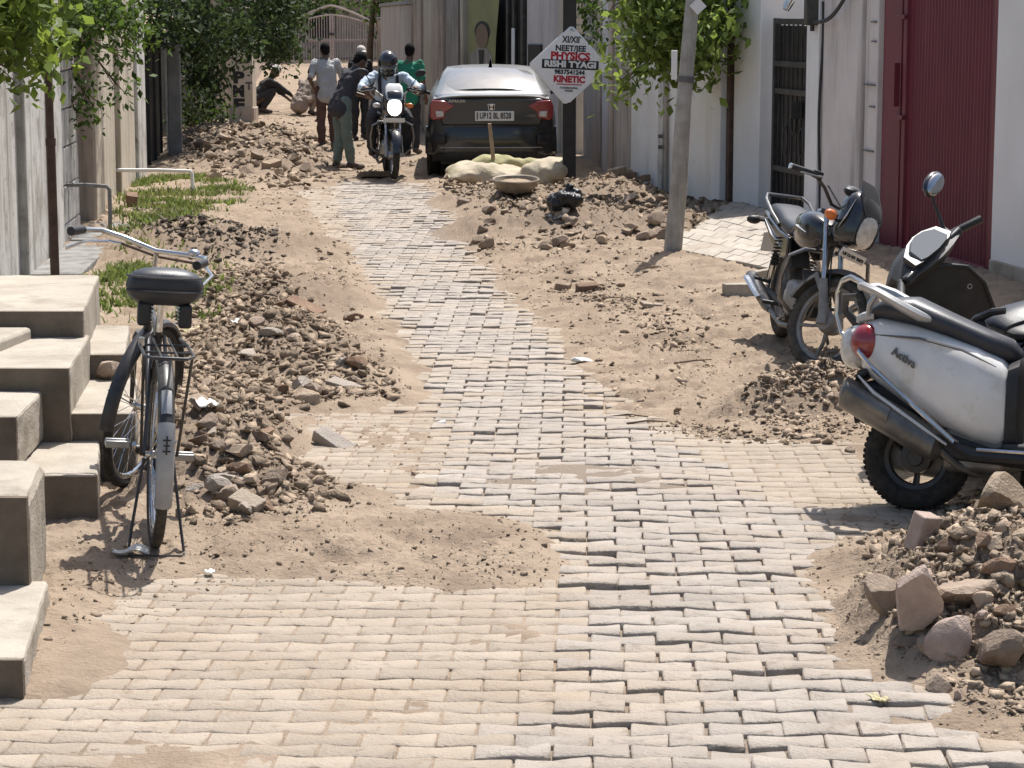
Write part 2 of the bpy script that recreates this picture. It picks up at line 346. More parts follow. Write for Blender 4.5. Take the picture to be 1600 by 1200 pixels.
SANDLEFT = world_poly([(40, 960), (115, 955), (170, 1000), (160, 1040), (100, 1075), (40, 1080)])
SANDBAND = world_poly([(755, 735), (900, 722), (1060, 738), (1050, 758), (900, 764), (770, 760)])
RUTS = [world_poly(q_) for q_ in ([(860, 398), (930, 410), (1000, 450), (1080, 500), (1190, 556), (1230, 575)], [(950, 398), (1020, 432), (1090, 480), (1150, 520), (1215, 548)], [(700, 470), (800, 520), (930, 600), (1010, 640)], [(520, 420), (540, 500), (600, 600), (620, 640)])]
RAMPXY = np.array([G(1035, 408)[:2], G(1205, 455)[:2], (WALLX(19.9) - .03, 19.9), (WALLX(23.6) - .12, 23.6)])
def gz(x, y, full=False):
    x = np.asarray(x, float); y = np.asarray(y, float)
    d = sdf(PAVED, x, y); tr = smooth(.12, -.12, sdf(SEAM, x, y)); hp = heap(x, y)
    n1 = fbm(x * 2.3, y * 2.3, 4, 21); n2 = fbm(x * 9, y * 9, 4, 41); n3 = fbm(x * 30, y * 30, 3, 61)
    joint = -(.0032 + .0125 * tr) + (.021 - .006 * tr) * (n1 - .49) + .004 * (n2 - .47)
    edge = d + .20 * (n1 - .47) + .10 * (n2 - .47)
    cover = np.where(edge < 0, np.maximum(joint, joint - edge * .0), joint + np.minimum(edge * .16, .028) )
    cover = cover + .022 * smooth(.18, -.1, sdf(SANDBAND, x, y) + .3 * (n1 - .47)) + .026 * smooth(.10, -.10, sdf(SANDLEFT, x, y) + .25 * (n1 - .47))
    out = smooth(0, .35, edge)
    rough = out * (.035 * (n1 - .47) + .026 * (n2 - .47) + .038 * (n3 - .47)) * (1 + .8 * smooth(.45, .7, fbm(x * .9 + 7, y * .7, 3, 130))) + .004 * (n3 - .47)
    lump = smooth(.01, .08, hp); rough = rough + lump * (.16 * (n2 - .47) * np.clip(hp * 4, .25, 1) + .05 * (n3 - .47))
    z = undul(x, y) + rise(x, y) + hp + cover + rough
    for poly in RUTS:
        e = np.full(np.shape(x), 9.)
        for a, b in zip(poly[:-1], poly[1:]):
            v_ = b - a; tt = np.clip(((x - a[0]) * v_[0] + (y - a[1]) * v_[1]) / (v_ @ v_), 0, 1); e = np.minimum(e, np.hypot(x - a[0] - v_[0] * tt, y - a[1] - v_[1] * tt))
        z = z - .016 * np.exp(-(e / .05) ** 2) + .007 * np.exp(-((e - .10) / .045) ** 2)
    z = z - .10 * smooth(-3.1, -3.7, x) * smooth(26, 20, y) * smooth(12, 15, y)
    z = np.where(sdf(RAMPXY, x, y) < -.02, np.minimum(z, .03), z)
    return (z, d, tr, hp) if full else z
def gz1(x, y): return float(gz(np.array([x]), np.array([y]))[0])
def on(u, v, dz=0):                      # the point of the built ground that a photo pixel sees
    d = ray(u, v); t = np.linspace((.9 - CAM_H) / d.z, (-.35 - CAM_H) / d.z, 500); h = CAM_H + d.z * t - gz(d.x * t, d.y * t)
    k = int(np.argmax(h <= 0)) if (h <= 0).any() else 499; f = h[k - 1] / (h[k - 1] - h[k] + 1e-9) if k else 0.; tt = t[k - 1] + (t[k] - t[k - 1]) * f if k else t[0]
    return Vector((d.x * tt, d.y * tt, CAM_H + d.z * tt + dz))
vr = np.concatenate([np.linspace(1300, 560, 330), np.linspace(557.5, 150, 270)])
Yr = np.array([G(800, v).y for v in vr]); Yr = np.concatenate([[-60, -8, 1, 3.5, 4.8], Yr, [62, 75, 90, 110, 150, 250, 600, 1500, 4000]])
uc = np.concatenate([[-90000, -20000, -6000, -2200, -1000], np.linspace(-420, 2020, 640), [2600, 3600, 8000, 22000, 90000]])
D = np.maximum(Yr, 4.5) * math.cos(PITCH) + CAM_H * math.sin(PITCH)
X = ((uc[None, :] - 800) / FPX) * D[:, None]; Y = np.repeat(Yr[:, None], len(uc), 1)
Z, DD, TR, HP = gz(X, Y, True); Z = np.where((Y > 70) | (np.abs(X) > 30), -.02, Z)
nr, nc = X.shape; idx = np.arange(nr * nc).reshape(nr, nc)
F = np.stack([idx[:-1, :-1], idx[:-1, 1:], idx[1:, 1:], idx[1:, :-1]], -1).reshape(-1, 4)
def ground_mat():
    m = mat('earth', (.34, .265, .195), (.275, .212, .153), .95, scale=1.3, bump=.9, bscale=48, stain=((.205, .155, .112), 3.4, .46, .66), spec=.12)
    nt = m.node_tree; N = nt.nodes; b = N['Principled BSDF']; L = nt.links.new; src = b.inputs['Base Color'].links[0].from_socket
    at = N.new('ShaderNodeAttribute'); at.attribute_name = 'soil'; mx = N.new('ShaderNodeMix'); mx.data_type = 'RGBA'
    L(at.outputs['Fac'], mx.inputs[0]); L(src, mx.inputs[6]); mx.inputs[7].default_value = (.235, .18, .132, 1)
    at2 = N.new('ShaderNodeAttribute'); at2.attribute_name = 'joint'; m2 = N.new('ShaderNodeMix'); m2.data_type = 'RGBA'
    L(at2.outputs['Fac'], m2.inputs[0]); L(mx.outputs[2], m2.inputs[6]); m2.inputs[7].default_value = (.235, .19, .148, 1)
    L(m2.outputs[2], b.inputs['Base Color'])
ground_mat()
soil = smooth(-.02, .09, HP + .14 * (fbm(X * 3, Y * 3, 3, 77) - .5)); joint = smooth(0, -.25, DD) * TR
ground = np_mesh('ground', np.stack([X, Y, Z], -1).reshape(-1, 3), F, 'earth', attr={'soil': soil.ravel(), 'joint': joint.ravel()}, smooth_=True)
tag(ground, kind='structure')
# ------------------------------------------------------------------ the paved road: wavy interlocking blocks in running bond
PL, PW, PT = .2255, .1135, .06
def paver_shape(seed, gap):
    q = np.random.default_rng(seed); a = .0105; xs = np.array([-.5, -.26, 0, .26, .5]) * (PL - gap)
    top = (PW - gap) / 2 - a * np.cos(2 * np.pi * xs / PL); o = [(x, y) for x, y in zip(xs, top)] + [(x, -y) for x, y in zip(xs[::-1], top[::-1])]
    o = np.array(o) + q.normal(0, .0022, (10, 2)); n = 10
    inset = o * np.array([(PL - .013) / PL, (PW - .012) / PW])
    V = np.concatenate([np.c_[o, np.full(n, -PT)], np.c_[o, np.full(n, -.0042) + q.normal(0, .001, n)], np.c_[inset, q.normal(0, .0008, n)]])
    V = np.concatenate([V, [[0, 0, .0006]]])
    T = []
    for i in range(n):
        j = (i + 1) % n
        for k in (0, n): T += [(i + k, i + k + n, j + k), (j + k, i + k + n, j + k + n)]
        T.append((2 * n + i, 3 * n, 2 * n + j))
    return V, np.array(T)[:, ::-1] if False else np.array(T)
SHAPES = [paver_shape(i, .0045) for i in range(6)] + [paver_shape(20 + i, .0085) for i in range(6)]
ang = R(-2.2); ca, sa = math.cos(ang), math.sin(ang)
pav = []
for j in range(-12, 235):
    for i in range(-22, 22):
        lx = (i + .5 * (j % 2)) * PL; ly = j * PW; x = lx * ca - ly * sa * 1.0 - .35 - .012 * ly; y = lx * sa + ly * ca + 6.0
        pav.append((x, y))
pav = np.array(pav); dist = sdf(PAVED, pav[:, 0], pav[:, 1]); pav = pav[dist < .32]
tr = smooth(.1, -.1, sdf(SEAM, pav[:, 0], pav[:, 1])); q = np.random.default_rng(3); n = len(pav)
edgeness = smooth(-.35, 0, sdf(PAVED, pav[:, 0], pav[:, 1])) * smooth(.35, 0, np.abs(sdf(SEAM, pav[:, 0], pav[:, 1])))
jit = .25 + .75 * tr + 1.1 * edgeness
px = pav[:, 0] + q.normal(0, .0022, n) * jit; py = pav[:, 1] + q.normal(0, .0025, n) * jit
pz = undul(px, py) + rise(px, py) + q.normal(0, .0028, n) * jit - np.where((q.random(n) < .05) & (tr > .4), .012, 0) + .006 * tr
e = .05; gx = (undul(px + e, py) - undul(px - e, py)) / (2 * e); gy = (undul(px, py + e) - undul(px, py - e)) / (2 * e)
rx = np.arctan(gy) + q.normal(0, .014, n) * jit; ry = -np.arctan(gx) + q.normal(0, .012, n) * jit; rz = ang + q.normal(0, .011, n) * jit
sh = q.integers(0, 6, n) + 6 * (tr > .5); grey = tr + q.normal(0, .12, n) + .5 * (fbm(px * .8, py * .8, 2, 90) - .5) > .52
depth = py * math.cos(PITCH) + CAM_H * math.sin(PITCH); uu = 800 + px / depth * FPX
vv = np.array([20.0 + 7770 / max(y, .1) for y in py]); show = (uu > -30) & (uu < 1630) & (vv < 1235) & (sdf(PAVED, px, py) < .02)
order = np.argsort(np.where(show, py, 1e6)); near = set(order[:300].tolist())
bed = [(x, y) for x, y in PAVED]
bx_, by_ = np.meshgrid(np.linspace(-3.6, 3.4, 40), np.linspace(3.5, 31, 90)); bz_ = undul(bx_, by_) + rise(bx_, by_) - .085
bi = np.arange(bx_.size).reshape(bx_.shape); bF = np.stack([bi[:-1, :-1], bi[:-1, 1:], bi[1:, 1:], bi[1:, :-1]], -1).reshape(-1, 4)
road = np_mesh('road', np.stack([bx_, by_, bz_], -1).reshape(-1, 3), bF, 'bedding'); tag(road, kind='structure')
gone = (q.random(n) < .10 * edgeness)
pm = {}
for k, (V, T) in enumerate(SHAPES):
    for g in (0, 1):
        o = np_mesh('paver', V, T, 'paver_grey' if g else 'paver_dusty'); pm[(k, g)] = o.data; bpy.data.objects.remove(o)
for i in sorted(near):
    if gone[i]: continue
    o = bpy.data.objects.new('paver', pm[(int(sh[i]), int(grey[i]))]); COL.objects.link(o); o.parent = road
    o.location = (px[i], py[i], pz[i]); o.rotation_euler = (rx[i], ry[i], rz[i])
for g in (0, 1):
    VV, TT, RN, b0 = [], [], [], 0
    for i in range(n):
        if i in near or gone[i] or int(grey[i]) != g: continue
        V, T = SHAPES[int(sh[i])]; A = np.array(Euler((rx[i], ry[i], rz[i])).to_matrix())
        VV.append(V @ A.T + (px[i], py[i], pz[i])); TT.append(T + b0); b0 += len(V); RN.append(np.full(len(V), q.random()))
    o = np_mesh('far_pavers', np.concatenate(VV), np.concatenate(TT), 'paver_grey' if g else 'paver_dusty', road, {'rnd': np.concatenate(RN)}); tag(o, kind='stuff')
# ------------------------------------------------------------------ rubble
def rock_shape(seed, flat=1., ang_=False):
    q = np.random.default_rng(seed)
    if ang_:
        V = np.array([(x, y, z) for z in (-1, 1) for y in (-1, 1) for x in (-1, 1)], float) * .62 + q.normal(0, .2, (8, 3))
        T = [(0, 2, 1), (1, 2, 3), (4, 5, 6), (5, 7, 6), (0, 1, 4), (1, 5, 4), (2, 6, 3), (3, 6, 7), (0, 4, 2), (2, 4, 6), (1, 3, 5), (3, 7, 5)]
    else:
        t = (1 + 5 ** .5) / 2; V = np.array([(-1, t, 0), (1, t, 0), (-1, -t, 0), (1, -t, 0), (0, -1, t), (0, 1, t), (0, -1, -t), (0, 1, -t), (t, 0, -1), (t, 0, 1), (-t, 0, -1), (-t, 0, 1)]) / 1.9
        V = V * (1 + q.normal(0, .22, (12, 1))) + q.normal(0, .11, (12, 3))
        T = [(0, 11, 5), (0, 5, 1), (0, 1, 7), (0, 7, 10), (0, 10, 11), (1, 5, 9), (5, 11, 4), (11, 10, 2), (10, 7, 6), (7, 1, 8), (3, 9, 4), (3, 4, 2), (3, 2, 6), (3, 6, 8), (3, 8, 9), (4, 9, 5), (2, 4, 11), (6, 2, 10), (8, 6, 7), (9, 8, 1)]
    return V * np.array([1, .8, .62 * flat]), np.array(T)
RS = [rock_shape(i, ang_=i % 5 < 4, flat=(.36, .55, .95, .42)[i % 4]) for i in range(24)]
def eulers(a, b, c):
    ca, sa, cb, sb, cc, sc = np.cos(a), np.sin(a), np.cos(b), np.sin(b), np.cos(c), np.sin(c); z = np.zeros_like(a); o = z + 1
    Rx = np.stack([o, z, z, z, ca, -sa, z, sa, ca], -1).reshape(-1, 3, 3); Ry = np.stack([cb, z, sb, z, o, z, -sb, z, cb], -1).reshape(-1, 3, 3); Rz = np.stack([cc, -sc, z, sc, cc, z, z, z, o], -1).reshape(-1, 3, 3)
    return Rz @ Ry @ Rx
def scatter(name, pts, size, m, seed, sink=.42, tilt=.5, parent=None):
    q = np.random.default_rng(seed); n = len(pts); k = q.integers(0, len(RS), n); Rm = eulers(q.normal(0, tilt, n), q.normal(0, tilt, n), q.uniform(0, 6.3, n))
    z = gz(pts[:, 0], pts[:, 1]) + size * (.5 - sink) * .6; VV, TT, RN, b0 = [], [], [], 0
    for s in range(len(RS)):
        w = np.where(k == s)[0]; V, T = RS[s]
        if not len(w): continue
        P = np.einsum('nij,vj->nvi', Rm[w], V) * (size[w, None, None] * .5) + np.stack([pts[w, 0], pts[w, 1], z[w]], -1)[:, None]
        VV.append(P.reshape(-1, 3)); TT.append((T[None] + (np.arange(len(w)) * len(V))[:, None, None]).reshape(-1, 3) + b0); b0 += len(w) * len(V)
        RN.append(np.repeat(q.random(len(w)), len(V)))
    o = np_mesh(name, np.concatenate(VV), np.concatenate(TT), m, parent, {'rnd': np.concatenate(RN)}); return tag(o, kind='stuff')
def heap_points(poly_px, n, seed, power=1., low=.02):
    P = world_poly(poly_px); q = np.random.default_rng(seed); out = []; lo, hi = P.min(0), P.max(0)
    while sum(map(len, out)) < n:
        p = q.uniform(lo, hi, (n * 4, 2)); d = sdf(P, p[:, 0], p[:, 1]); w = smooth(.10, -.25, d) * (np.clip(heap(p[:, 0], p[:, 1]) * 5 + low, 0, 1)) ** power * (.25 + 1.5 * np.clip(fbm(p[:, 0] * 2, p[:, 1] * 2, 3, 31) - .25, 0, 1)); out.append(p[q.random(len(p)) < w])
    return np.concatenate(out)[:n]
def sizes(n, a, b, seed): return a * (b / a) ** (np.random.default_rng(seed).random(n) ** 2.6)
HEAPS = [('rubble', 'loose brown soil clods and broken bits heaped right of the bicycle', 'rubble', [(300, 430), (420, 410), (470, 480), (590, 570), (640, 622), (470, 640), (430, 665), (480, 720), (540, 755), (560, 790), (400, 830), (270, 830), (270, 600), (290, 480)], 13000, .010, .11, 'clod'),
    ('rubble', 'brown soil and stone spoil piled in front of the white scooter', 'rubble', [(1330, 860), (1460, 790), (1700, 740), (1750, 1150), (1600, 1150), (1450, 1070), (1360, 980)], 9000, .009, .075, 'clod_pale'),
    ('rubble', 'low heap of brown clods between motorcycle and scooter', 'rubble', [(1150, 650), (1240, 580), (1340, 560), (1420, 640), (1400, 700), (1200, 690)], 3000, .014, .075, 'clod_pale'),
    ('rubble', 'brick and soil rubble spread below the sign post', 'rubble', [(680, 280), (800, 270), (1000, 290), (1130, 350), (1120, 385), (880, 405), (720, 340)], 5000, .022, .14, 'clod'),
    ('rubble', 'brown rubble bank along the far left beside the standing people', 'rubble', [(270, 200), (400, 192), (500, 215), (530, 270), (470, 300), (300, 280)], 4500, .03, .19, 'clod'),
    ('rubble', 'dark damp soil heap at the edge of the grass behind the bicycle', 'rubble', [(190, 330), (300, 330), (440, 370), (460, 410), (330, 430), (190, 380)], 2600, .02, .10, 'clod_damp')]
for k, (nm, lab, cat, poly, n, a, b, m) in enumerate(HEAPS):
    o = scatter(nm, heap_points(poly, n, 100 + k, .45, .2), sizes(n, a, b, 200 + k), m, 300 + k); tag(o, lab, cat)
pp = heap_points([(700, 380), (800, 350), (1000, 400), (1250, 560), (1230, 690), (1000, 690), (900, 580), (760, 450)], 1700, 150, 0., 1.); tag(scatter('gravel', pp, sizes(len(pp), .01, .075, 151), 'clod_pale', 152), 'scattered clods and pebbles on the sandy verge left of the motorcycle', 'gravel')
pp = heap_points([(840, 425), (930, 440), (1010, 480), (1150, 585), (1110, 605), (1000, 530), (850, 462)], 800, 155, 0., 1.); tag(scatter('gravel', pp, sizes(len(pp), .012, .07, 156), 'clod', 157), 'line of dark crumbly clods running down the middle of the sandy verge', 'gravel')
pp = heap_points([(960, 640), (1010, 655), (1160, 670), (1200, 690), (1010, 672)], 300, 158, 0., 1.); tag(scatter('gravel', pp, sizes(len(pp), .012, .06, 159), 'clod', 153), 'row of clods along the broken paving edge below the verge', 'gravel')
pp = heap_points([(1120, 860), (1420, 900), (1560, 1190), (1250, 1000)], 260, 160, 0., 1.); tag(scatter('gravel', pp, sizes(len(pp), .008, .04, 161), 'clod_pale', 162), 'small grit spilled on the road edge below the near heap', 'gravel')
pp = heap_points([(60, 860), (420, 820), (880, 800), (880, 930), (420, 920), (120, 1000), (60, 1060)], 600, 170, 0., 1.); tag(scatter('gravel', pp, sizes(len(pp), .008, .04, 171), 'clod', 172), 'pebbles strewn over the sand patch near the bicycle wheel', 'gravel')
pp = heap_points([(380, 300), (560, 290), (640, 400), (620, 600), (560, 640), (440, 480)], 1300, 180, 0., 1.); tag(scatter('gravel', pp, sizes(len(pp), .01, .07, 181), 'clod_pale', 182), 'small clods along the left edge of the paved track', 'gravel')
pp = heap_points([(640, 230), (700, 290), (600, 300), (380, 300), (400, 180), (560, 180)], 700, 190, 0., 1.); tag(scatter('gravel', pp, sizes(len(pp), .03, .13, 191), 'clod_pale', 192), 'broken bits on the dirt under the people and motorbike', 'gravel')
for k, (poly, n) in enumerate((([(700, 360), (1050, 400), (1400, 480), (1420, 700), (1000, 690), (850, 540)], 2600), ([(60, 840), (300, 640), (620, 640), (890, 790), (890, 940), (120, 990)], 3000), ([(300, 300), (600, 290), (640, 640), (330, 640)], 3000), ([(1150, 880), (1400, 700), (1640, 780), (1640, 1250), (1250, 960)], 1800))):
    pp = heap_points(poly, n, 500 + k, 0., 1.); tag(scatter('grit', pp, sizes(n, .006, .024, 510 + k), 'clod_pale', 520 + k, tilt=.9), ['fine grit over the sandy verge by the motorcycle', 'fine grit over the sand patch by the bicycle', 'fine grit along the left side of the track', 'fine grit around the near right heap'][k], 'grit')
# stones and bricks big enough to pick out
ROCKME = {}
def stone(u, v, size, m, label, name='stone', cat='stone', group=None, seed=None, rot=None, lift=.3, ang_=False, pos=None, dims=None):
    seed = seed if seed is not None else int(u * 7 + v)
    q_ = np.random.default_rng(seed); bm = bmesh.new(); bmesh.ops.create_icosphere(bm, subdivisions=3 if size > .12 else 2, radius=1.); me = bpy.data.meshes.new(name)
    N_ = q_.normal(0, 1, (9 if ang_ else 17, 3)); N_ /= np.linalg.norm(N_, axis=1)[:, None]; D_ = q_.uniform(*((.36, .72) if ang_ else (.52, .82)), len(N_)); dm = np.array(dims if dims else (size, size * .8, size * .62)) * .62
    for v_ in bm.verts:                            # a lump with flat broken faces
        c = np.array(v_.co)
        for n_, d_ in zip(N_, D_): c = c - n_ * max(0., c @ n_ - d_)
        c = c * (1 + .05 * (float(vnoise(c[0] * 4 + seed, c[1] * 4 + c[2] * 3)) - .5)); v_.co = c * dm
    bm.to_mesh(me); bm.free()
    o = link(name, me, m, sharp=16); p = pos or on(u, v); q = random.Random(seed)
    o.location = (p.x, p.y, p.z + size * lift * .5); o.rotation_euler = rot or (q.uniform(-.4, .4), q.uniform(-.4, .4), q.uniform(0, 6)); return tag(o, label, cat, group)
def brick(u, v, label, dims=(.22, .105, .07), m='brick', group=None, rot=None, lift=.25, pos=None, name='brick'):
    mb = MB().box((0, 0, 0), dims); q = random.Random(int(u * 3 + v)); mb.v = [tuple(c + q.uniform(-.007, .007) for c in p) for p in mb.v]
    o = mb.build(name, m, bevel=.006); p = pos or on(u, v); o.location = (p.x, p.y, p.z + dims[2] * lift); o.rotation_euler = rot or (q.uniform(-.3, .3), q.uniform(-.3, .3), q.uniform(0, 6)); return tag(o, label, 'brick', group)
brick(387, 797, 'pale broken brick lying alone at the near foot of the left rubble', (.13, .09, .06), 'paver_dusty', rot=(.35, .3, -.5), lift=.5)
stone(557, 543, .075, 'clod', 'dark round clod resting on the sand left of the track')
brick(478, 482, 'long thin brick shard lying across the left rubble crest', (.30, .09, .04), 'brick', rot=(.2, .3, -.6))
brick(545, 607, 'flat grey slab shard at the right toe of the left rubble', (.24, .10, .035), 'paver_grey', rot=(.15, .25, -.35))
brick(690, 665, 'small white stone chip at the left edge of the track', (.045, .03, .02), 'litter', lift=.8)
brick(520, 695, 'slanting grey block at the edge of the broken paving', (.2, .1, .06), 'paver_grey', rot=(.1, .45, -.6), lift=.2)
stone(648, 742, .045, 'clod', 'little dark clod on the road just left of the sand band')
stone(1436, 975, .26, 'rock_pink', 'large pinkish split stone on the near right heap', ang_=True, rot=(.35, .25, .5), lift=.55, dims=(.26, .2, .3))
stone(1385, 950, .16, 'rock', 'brown slab stone leaning left of the large pinkish stone', ang_=True, rot=(.2, .9, .3), lift=.5)
stone(1480, 1020, .17, 'rock_pink', 'flat oval stone standing on edge right of the large pinkish stone', rot=(1.3, .2, .2), lift=.5, dims=(.13, .2, .07))
stone(1525, 945, .24, 'rock', 'wide brown clod above the oval stone on the near heap', ang_=True, rot=(.2, -.2, .5), lift=.35)
stone(1568, 1030, .2, 'rock', 'rounded brown lump at the right edge of the near heap', lift=.35)
stone(1565, 795, .26, 'clod_pale', 'broad earth clod at the top of the near heap below the scooter', lift=.3, ang_=True, rot=(.1, .1, .3))
brick(1440, 850, 'brick bat standing upright on the near heap below the scooter wheel', (.075, .07, .14), 'rock_pink', rot=(.12, .18, .5), lift=.3)
stone(1327, 708, .075, 'rock', 'small pointed dark stone on the road left of the scooter')
stone(1275, 692, .06, 'rock', 'small dark stone at the toe of the heap by the motorcycle')
brick(918, 455, 'dark half brick on the sandy verge right of the track', (.17, .11, .075), 'brick', rot=(.1, 0, .2))
brick(880, 452, 'pale half brick just left of the dark half brick on the verge', (.11, .09, .06), 'clod_pale', rot=(.1, .1, -.3))
brick(1020, 478, 'flat thin tile on the verge ruts', (.17, .09, .03), 'paver_dusty', rot=(.05, .1, .4))
brick(1180, 458, 'long cement kerb piece below the ramp corner', (.46, .12, .09), 'concrete', rot=(.05, .0, .18), lift=.3)
brick(1225, 430, 'kerb stone edging the ramp behind the motorcycle', (.6, .1, .1), 'concrete', rot=(0, -.1, .5), lift=.2)
brick(590, 276, 'flat dark brick on the ground left of the motorbike wheel', (.5, .2, .07), 'clod')
brick(425, 260, 'loose dark brick on the near end of the far left rubble', (.24, .14, .1), 'clod')
brick(206, 322, 'single brick on top of the dark heap by the grass', (.22, .12, .1), 'brick', lift=.9)
stone(905, 566, .09, 'litter', 'crumpled white rag on the sand at the right track edge', name='rag', cat='rag', rot=(.1, .1, .3), dims=(.16, .06, .03))
for k in range(16):
    p = AT(935 + 8.5 * (k % 9) + 3 * (k // 9), 300, 27.2 + .35 * (k % 4)); p.z = gz1(p.x, p.y) + .03 + .07 * (k // 6)
    brick(k * 31, k * 57, 'broken brick thrown in the pile against the boundary wall', (.2, .1, .075), 'brick' if k % 3 else 'clod_pale', 'bricks piled against the boundary wall', pos=p)
for k in range(44):
    q = random.Random(900 + k); u, v = [(q.uniform(310, 560), q.uniform(460, 635)), (q.uniform(290, 430), q.uniform(650, 800))][k % 2]; s_ = q.uniform(.06, .125)
    stone(u, v, s_, ('rock', 'clod_pale', 'brick', 'paver_grey', 'rock')[k % 5], dims=(s_ * 1.3, s_ * .9, s_ * q.choice((.4, .6, .8))), lift=.25, label=dict(rock='brown stone', clod_pale='pale clod', brick='reddish brick bit', paver_grey='grey paver fragment')[('rock', 'clod_pale', 'brick', 'paver_grey', 'rock')[k % 5]] + ' half sunk in the rubble right of the bicycle', group='chunks in the left rubble', ang_=k % 4 > 0, seed=900 + k)
for k in range(20):
    q = random.Random(950 + k); stone(q.uniform(1410, 1600), q.uniform(800, 1110), q.uniform(.05, .11), ('rock', 'clod_pale', 'brick', 'rock_pink')[k % 4], dict(rock='brown stone', clod_pale='pale clod', brick='reddish brick bit', rock_pink='pinkish stone bit')[('rock', 'clod_pale', 'brick', 'rock_pink')[k % 4]] + ' half sunk in the heap below the scooter', group='chunks in the near right heap', lift=.1, ang_=k % 2 > 0, seed=950 + k)
for k in range(34):
    q = random.Random(980 + k); stone(q.uniform(700, 1060), q.uniform(310, 390), q.uniform(.1, .2), 'rock' if k % 2 else 'clod_pale', ('brown stone' if k % 2 else 'pale clod') + ' loose in the rubble below the sign post', group='chunks below the sign post', ang_=k % 3 > 0, seed=980 + k)
for k in range(16):
    q = random.Random(1010 + k); stone(q.uniform(310, 500), q.uniform(215, 285), q.uniform(.14, .3), 'rock' if k % 2 else 'clod_pale', ('brown slab' if k % 2 else 'pale slab') + ' loose in the far left rubble bank', group='slabs in the far left rubble', ang_=True, seed=1010 + k)
# ------------------------------------------------------------------ walls and house fronts
def lineup(p, q): d = (Vector(q) - Vector(p)); d.z = 0; return d.normalized()
def slab(mb, p, q, z0, z1, t, side=1, off=0.):       # upright slab from p to q; side +1: thickness to the right of p->q
    p, q = Vector((p[0], p[1], 0)), Vector((q[0], q[1], 0)); d = (q - p).normalized(); nrm = Vector((d.y, -d.x, 0)) * side
    a, b = p + nrm * off, q + nrm * off; e = nrm * t
    return mb.corners([Vector((k.x, k.y, z)) for z in (z0, z1) for k in (a, b, b + e, a + e)])
def WL(y, d=0.): return (WALLX(y) - d, y)
def wy(u, z=1.): k = (u - 800) / FPX; c, s = math.cos(PITCH), math.sin(PITCH); return (6.78 - k * (CAM_H - z) * s) / (k * c + .19)
y_end, y_sh1, y_sh0, y_pil, y_g0, y_p0, y_p1, y_bw = 8.0, wy(1550), wy(1368), wy(1285), wy(1266), wy(1186), wy(1128), wy(986)
# near right house wall, shutter, pink wall
t = empty('house_wall', (*WL(y_end), 0), label='pale plastered house wall at the right edge beside the maroon shutter', cat='wall')
def child_world(o, parent): o.matrix_parent_inverse = parent.matrix_world.inverted(); return o
def P(mb, name, m, parent, **k):                      # part given in world coordinates under an Empty
    bpy.context.view_layer.update() if False else None
    inv = Matrix.LocRotScale(parent.location, parent.rotation_euler, parent.scale).inverted(); mb.v = [tuple(inv @ Vector(p)) for p in mb.v]
    return mb.build(name, m, parent, **k)
P(slab(MB(), WL(y_end), WL(y_sh1 - .02), -.1, 2.7, .3), 'plaster', 'wall_clean', t, bevel=.01)
P(slab(MB(), WL(y_end, .02), WL(y_sh1 - .04, .02), -.1, .32, .05), 'plinth', 'concrete', t, bevel=.01)
t = empty('shutter_gate', (*WL(y_sh1), 0), label='maroon corrugated metal gate with flat narrow leaf between pale walls', cat='gate')
def ribs(ya, yb, n, depth, off):
    mb = MB(); ring = []
    for i in range(n * 4 + 1):
        y = ya + (yb - ya) * i / (n * 4); o = off + (depth if (i % 4) in (1, 2) else 0); ring.append((WALLX(y) + o, y))
    return mb.loft([[(x, y, z) for x, y in ring] for z in (.24, 2.68)], closed=False, cap=False)
ya, yb = y_sh1 + .18, y_sh0 - .62
P(slab(MB(), WL(y_sh1 + .02, -.02), WL(y_sh1 + .1, -.02), .16, 2.7, .1), 'frame_post', 'maroon', t, bevel=.008)
P(slab(MB(), WL(y_sh1 + .11, -.05), WL(y_sh1 + .17, -.05), .16, 2.7, .06), 'frame_post', 'maroon', t, bevel=.008)
P(ribs(ya, yb, 26, .022, .07), 'corrugated_leaf', 'maroon', t, sharp=20)
P(slab(MB(), WL(ya, -.03), WL(yb, -.03), .16, .24, .09), 'bottom_rail', 'maroon', t, bevel=.006)
P(slab(MB(), WL(yb + .01, -.02), WL(yb + .09, -.02), .16, 2.7, .07), 'frame_post', 'maroon', t, bevel=.008)
P(slab(MB(), WL(yb + .10, -.06), WL(yb + .17, -.06), .16, 2.7, .05), 'meeting_strip', 'maroon', t, bevel=.006)
P(slab(MB(), WL(yb + .18, -.04), WL(y_sh0 - .02, -.04), .16, 2.7, .06), 'flat_leaf', 'maroon', t, bevel=.006)
for z in (1.25, 2.05): P(slab(MB(), WL(yb - .02, .015), WL(yb + .22, .015), z, z + .035, .03), 'bolt', 'maroon', t, bevel=.004)
P(slab(MB(), WL(yb + .13, .03), WL(yb + .15, .03), 1.35, 1.7, .05), 'handle', 'maroon', t, bevel=.004)
t = empty('house_wall', (*WL(y_sh0), 0), label='pinkish plastered pillar wall between maroon gate and grey iron gate', cat='wall')
P(slab(MB(), WL(y_sh0), WL(y_sh0 + .36, -.02), -.1, 2.7, .3), 'rough_edge', 'wall_pink', t, bevel=.012)
P(slab(MB(), WL(y_sh0 + .36, .015), WL(y_pil, .015), -.1, 2.7, .3), 'plaster', 'wall_pink', t, bevel=.01)
P(slab(MB(), WL(y_pil, .05), WL(y_g0, .05), -.1, 2.7, .34), 'pilaster', 'wall_clean', t, bevel=.01)
for z in (.55, .95, 1.32, 1.5, 1.86, 2.02, 2.3): P(slab(MB(), WL(y_sh0 + .03, .012), WL(y_sh0 + .22 + .1 * math.sin(z * 9), .012), z, z + .012, .02), 'dark_tie', 'ink_grey', t)
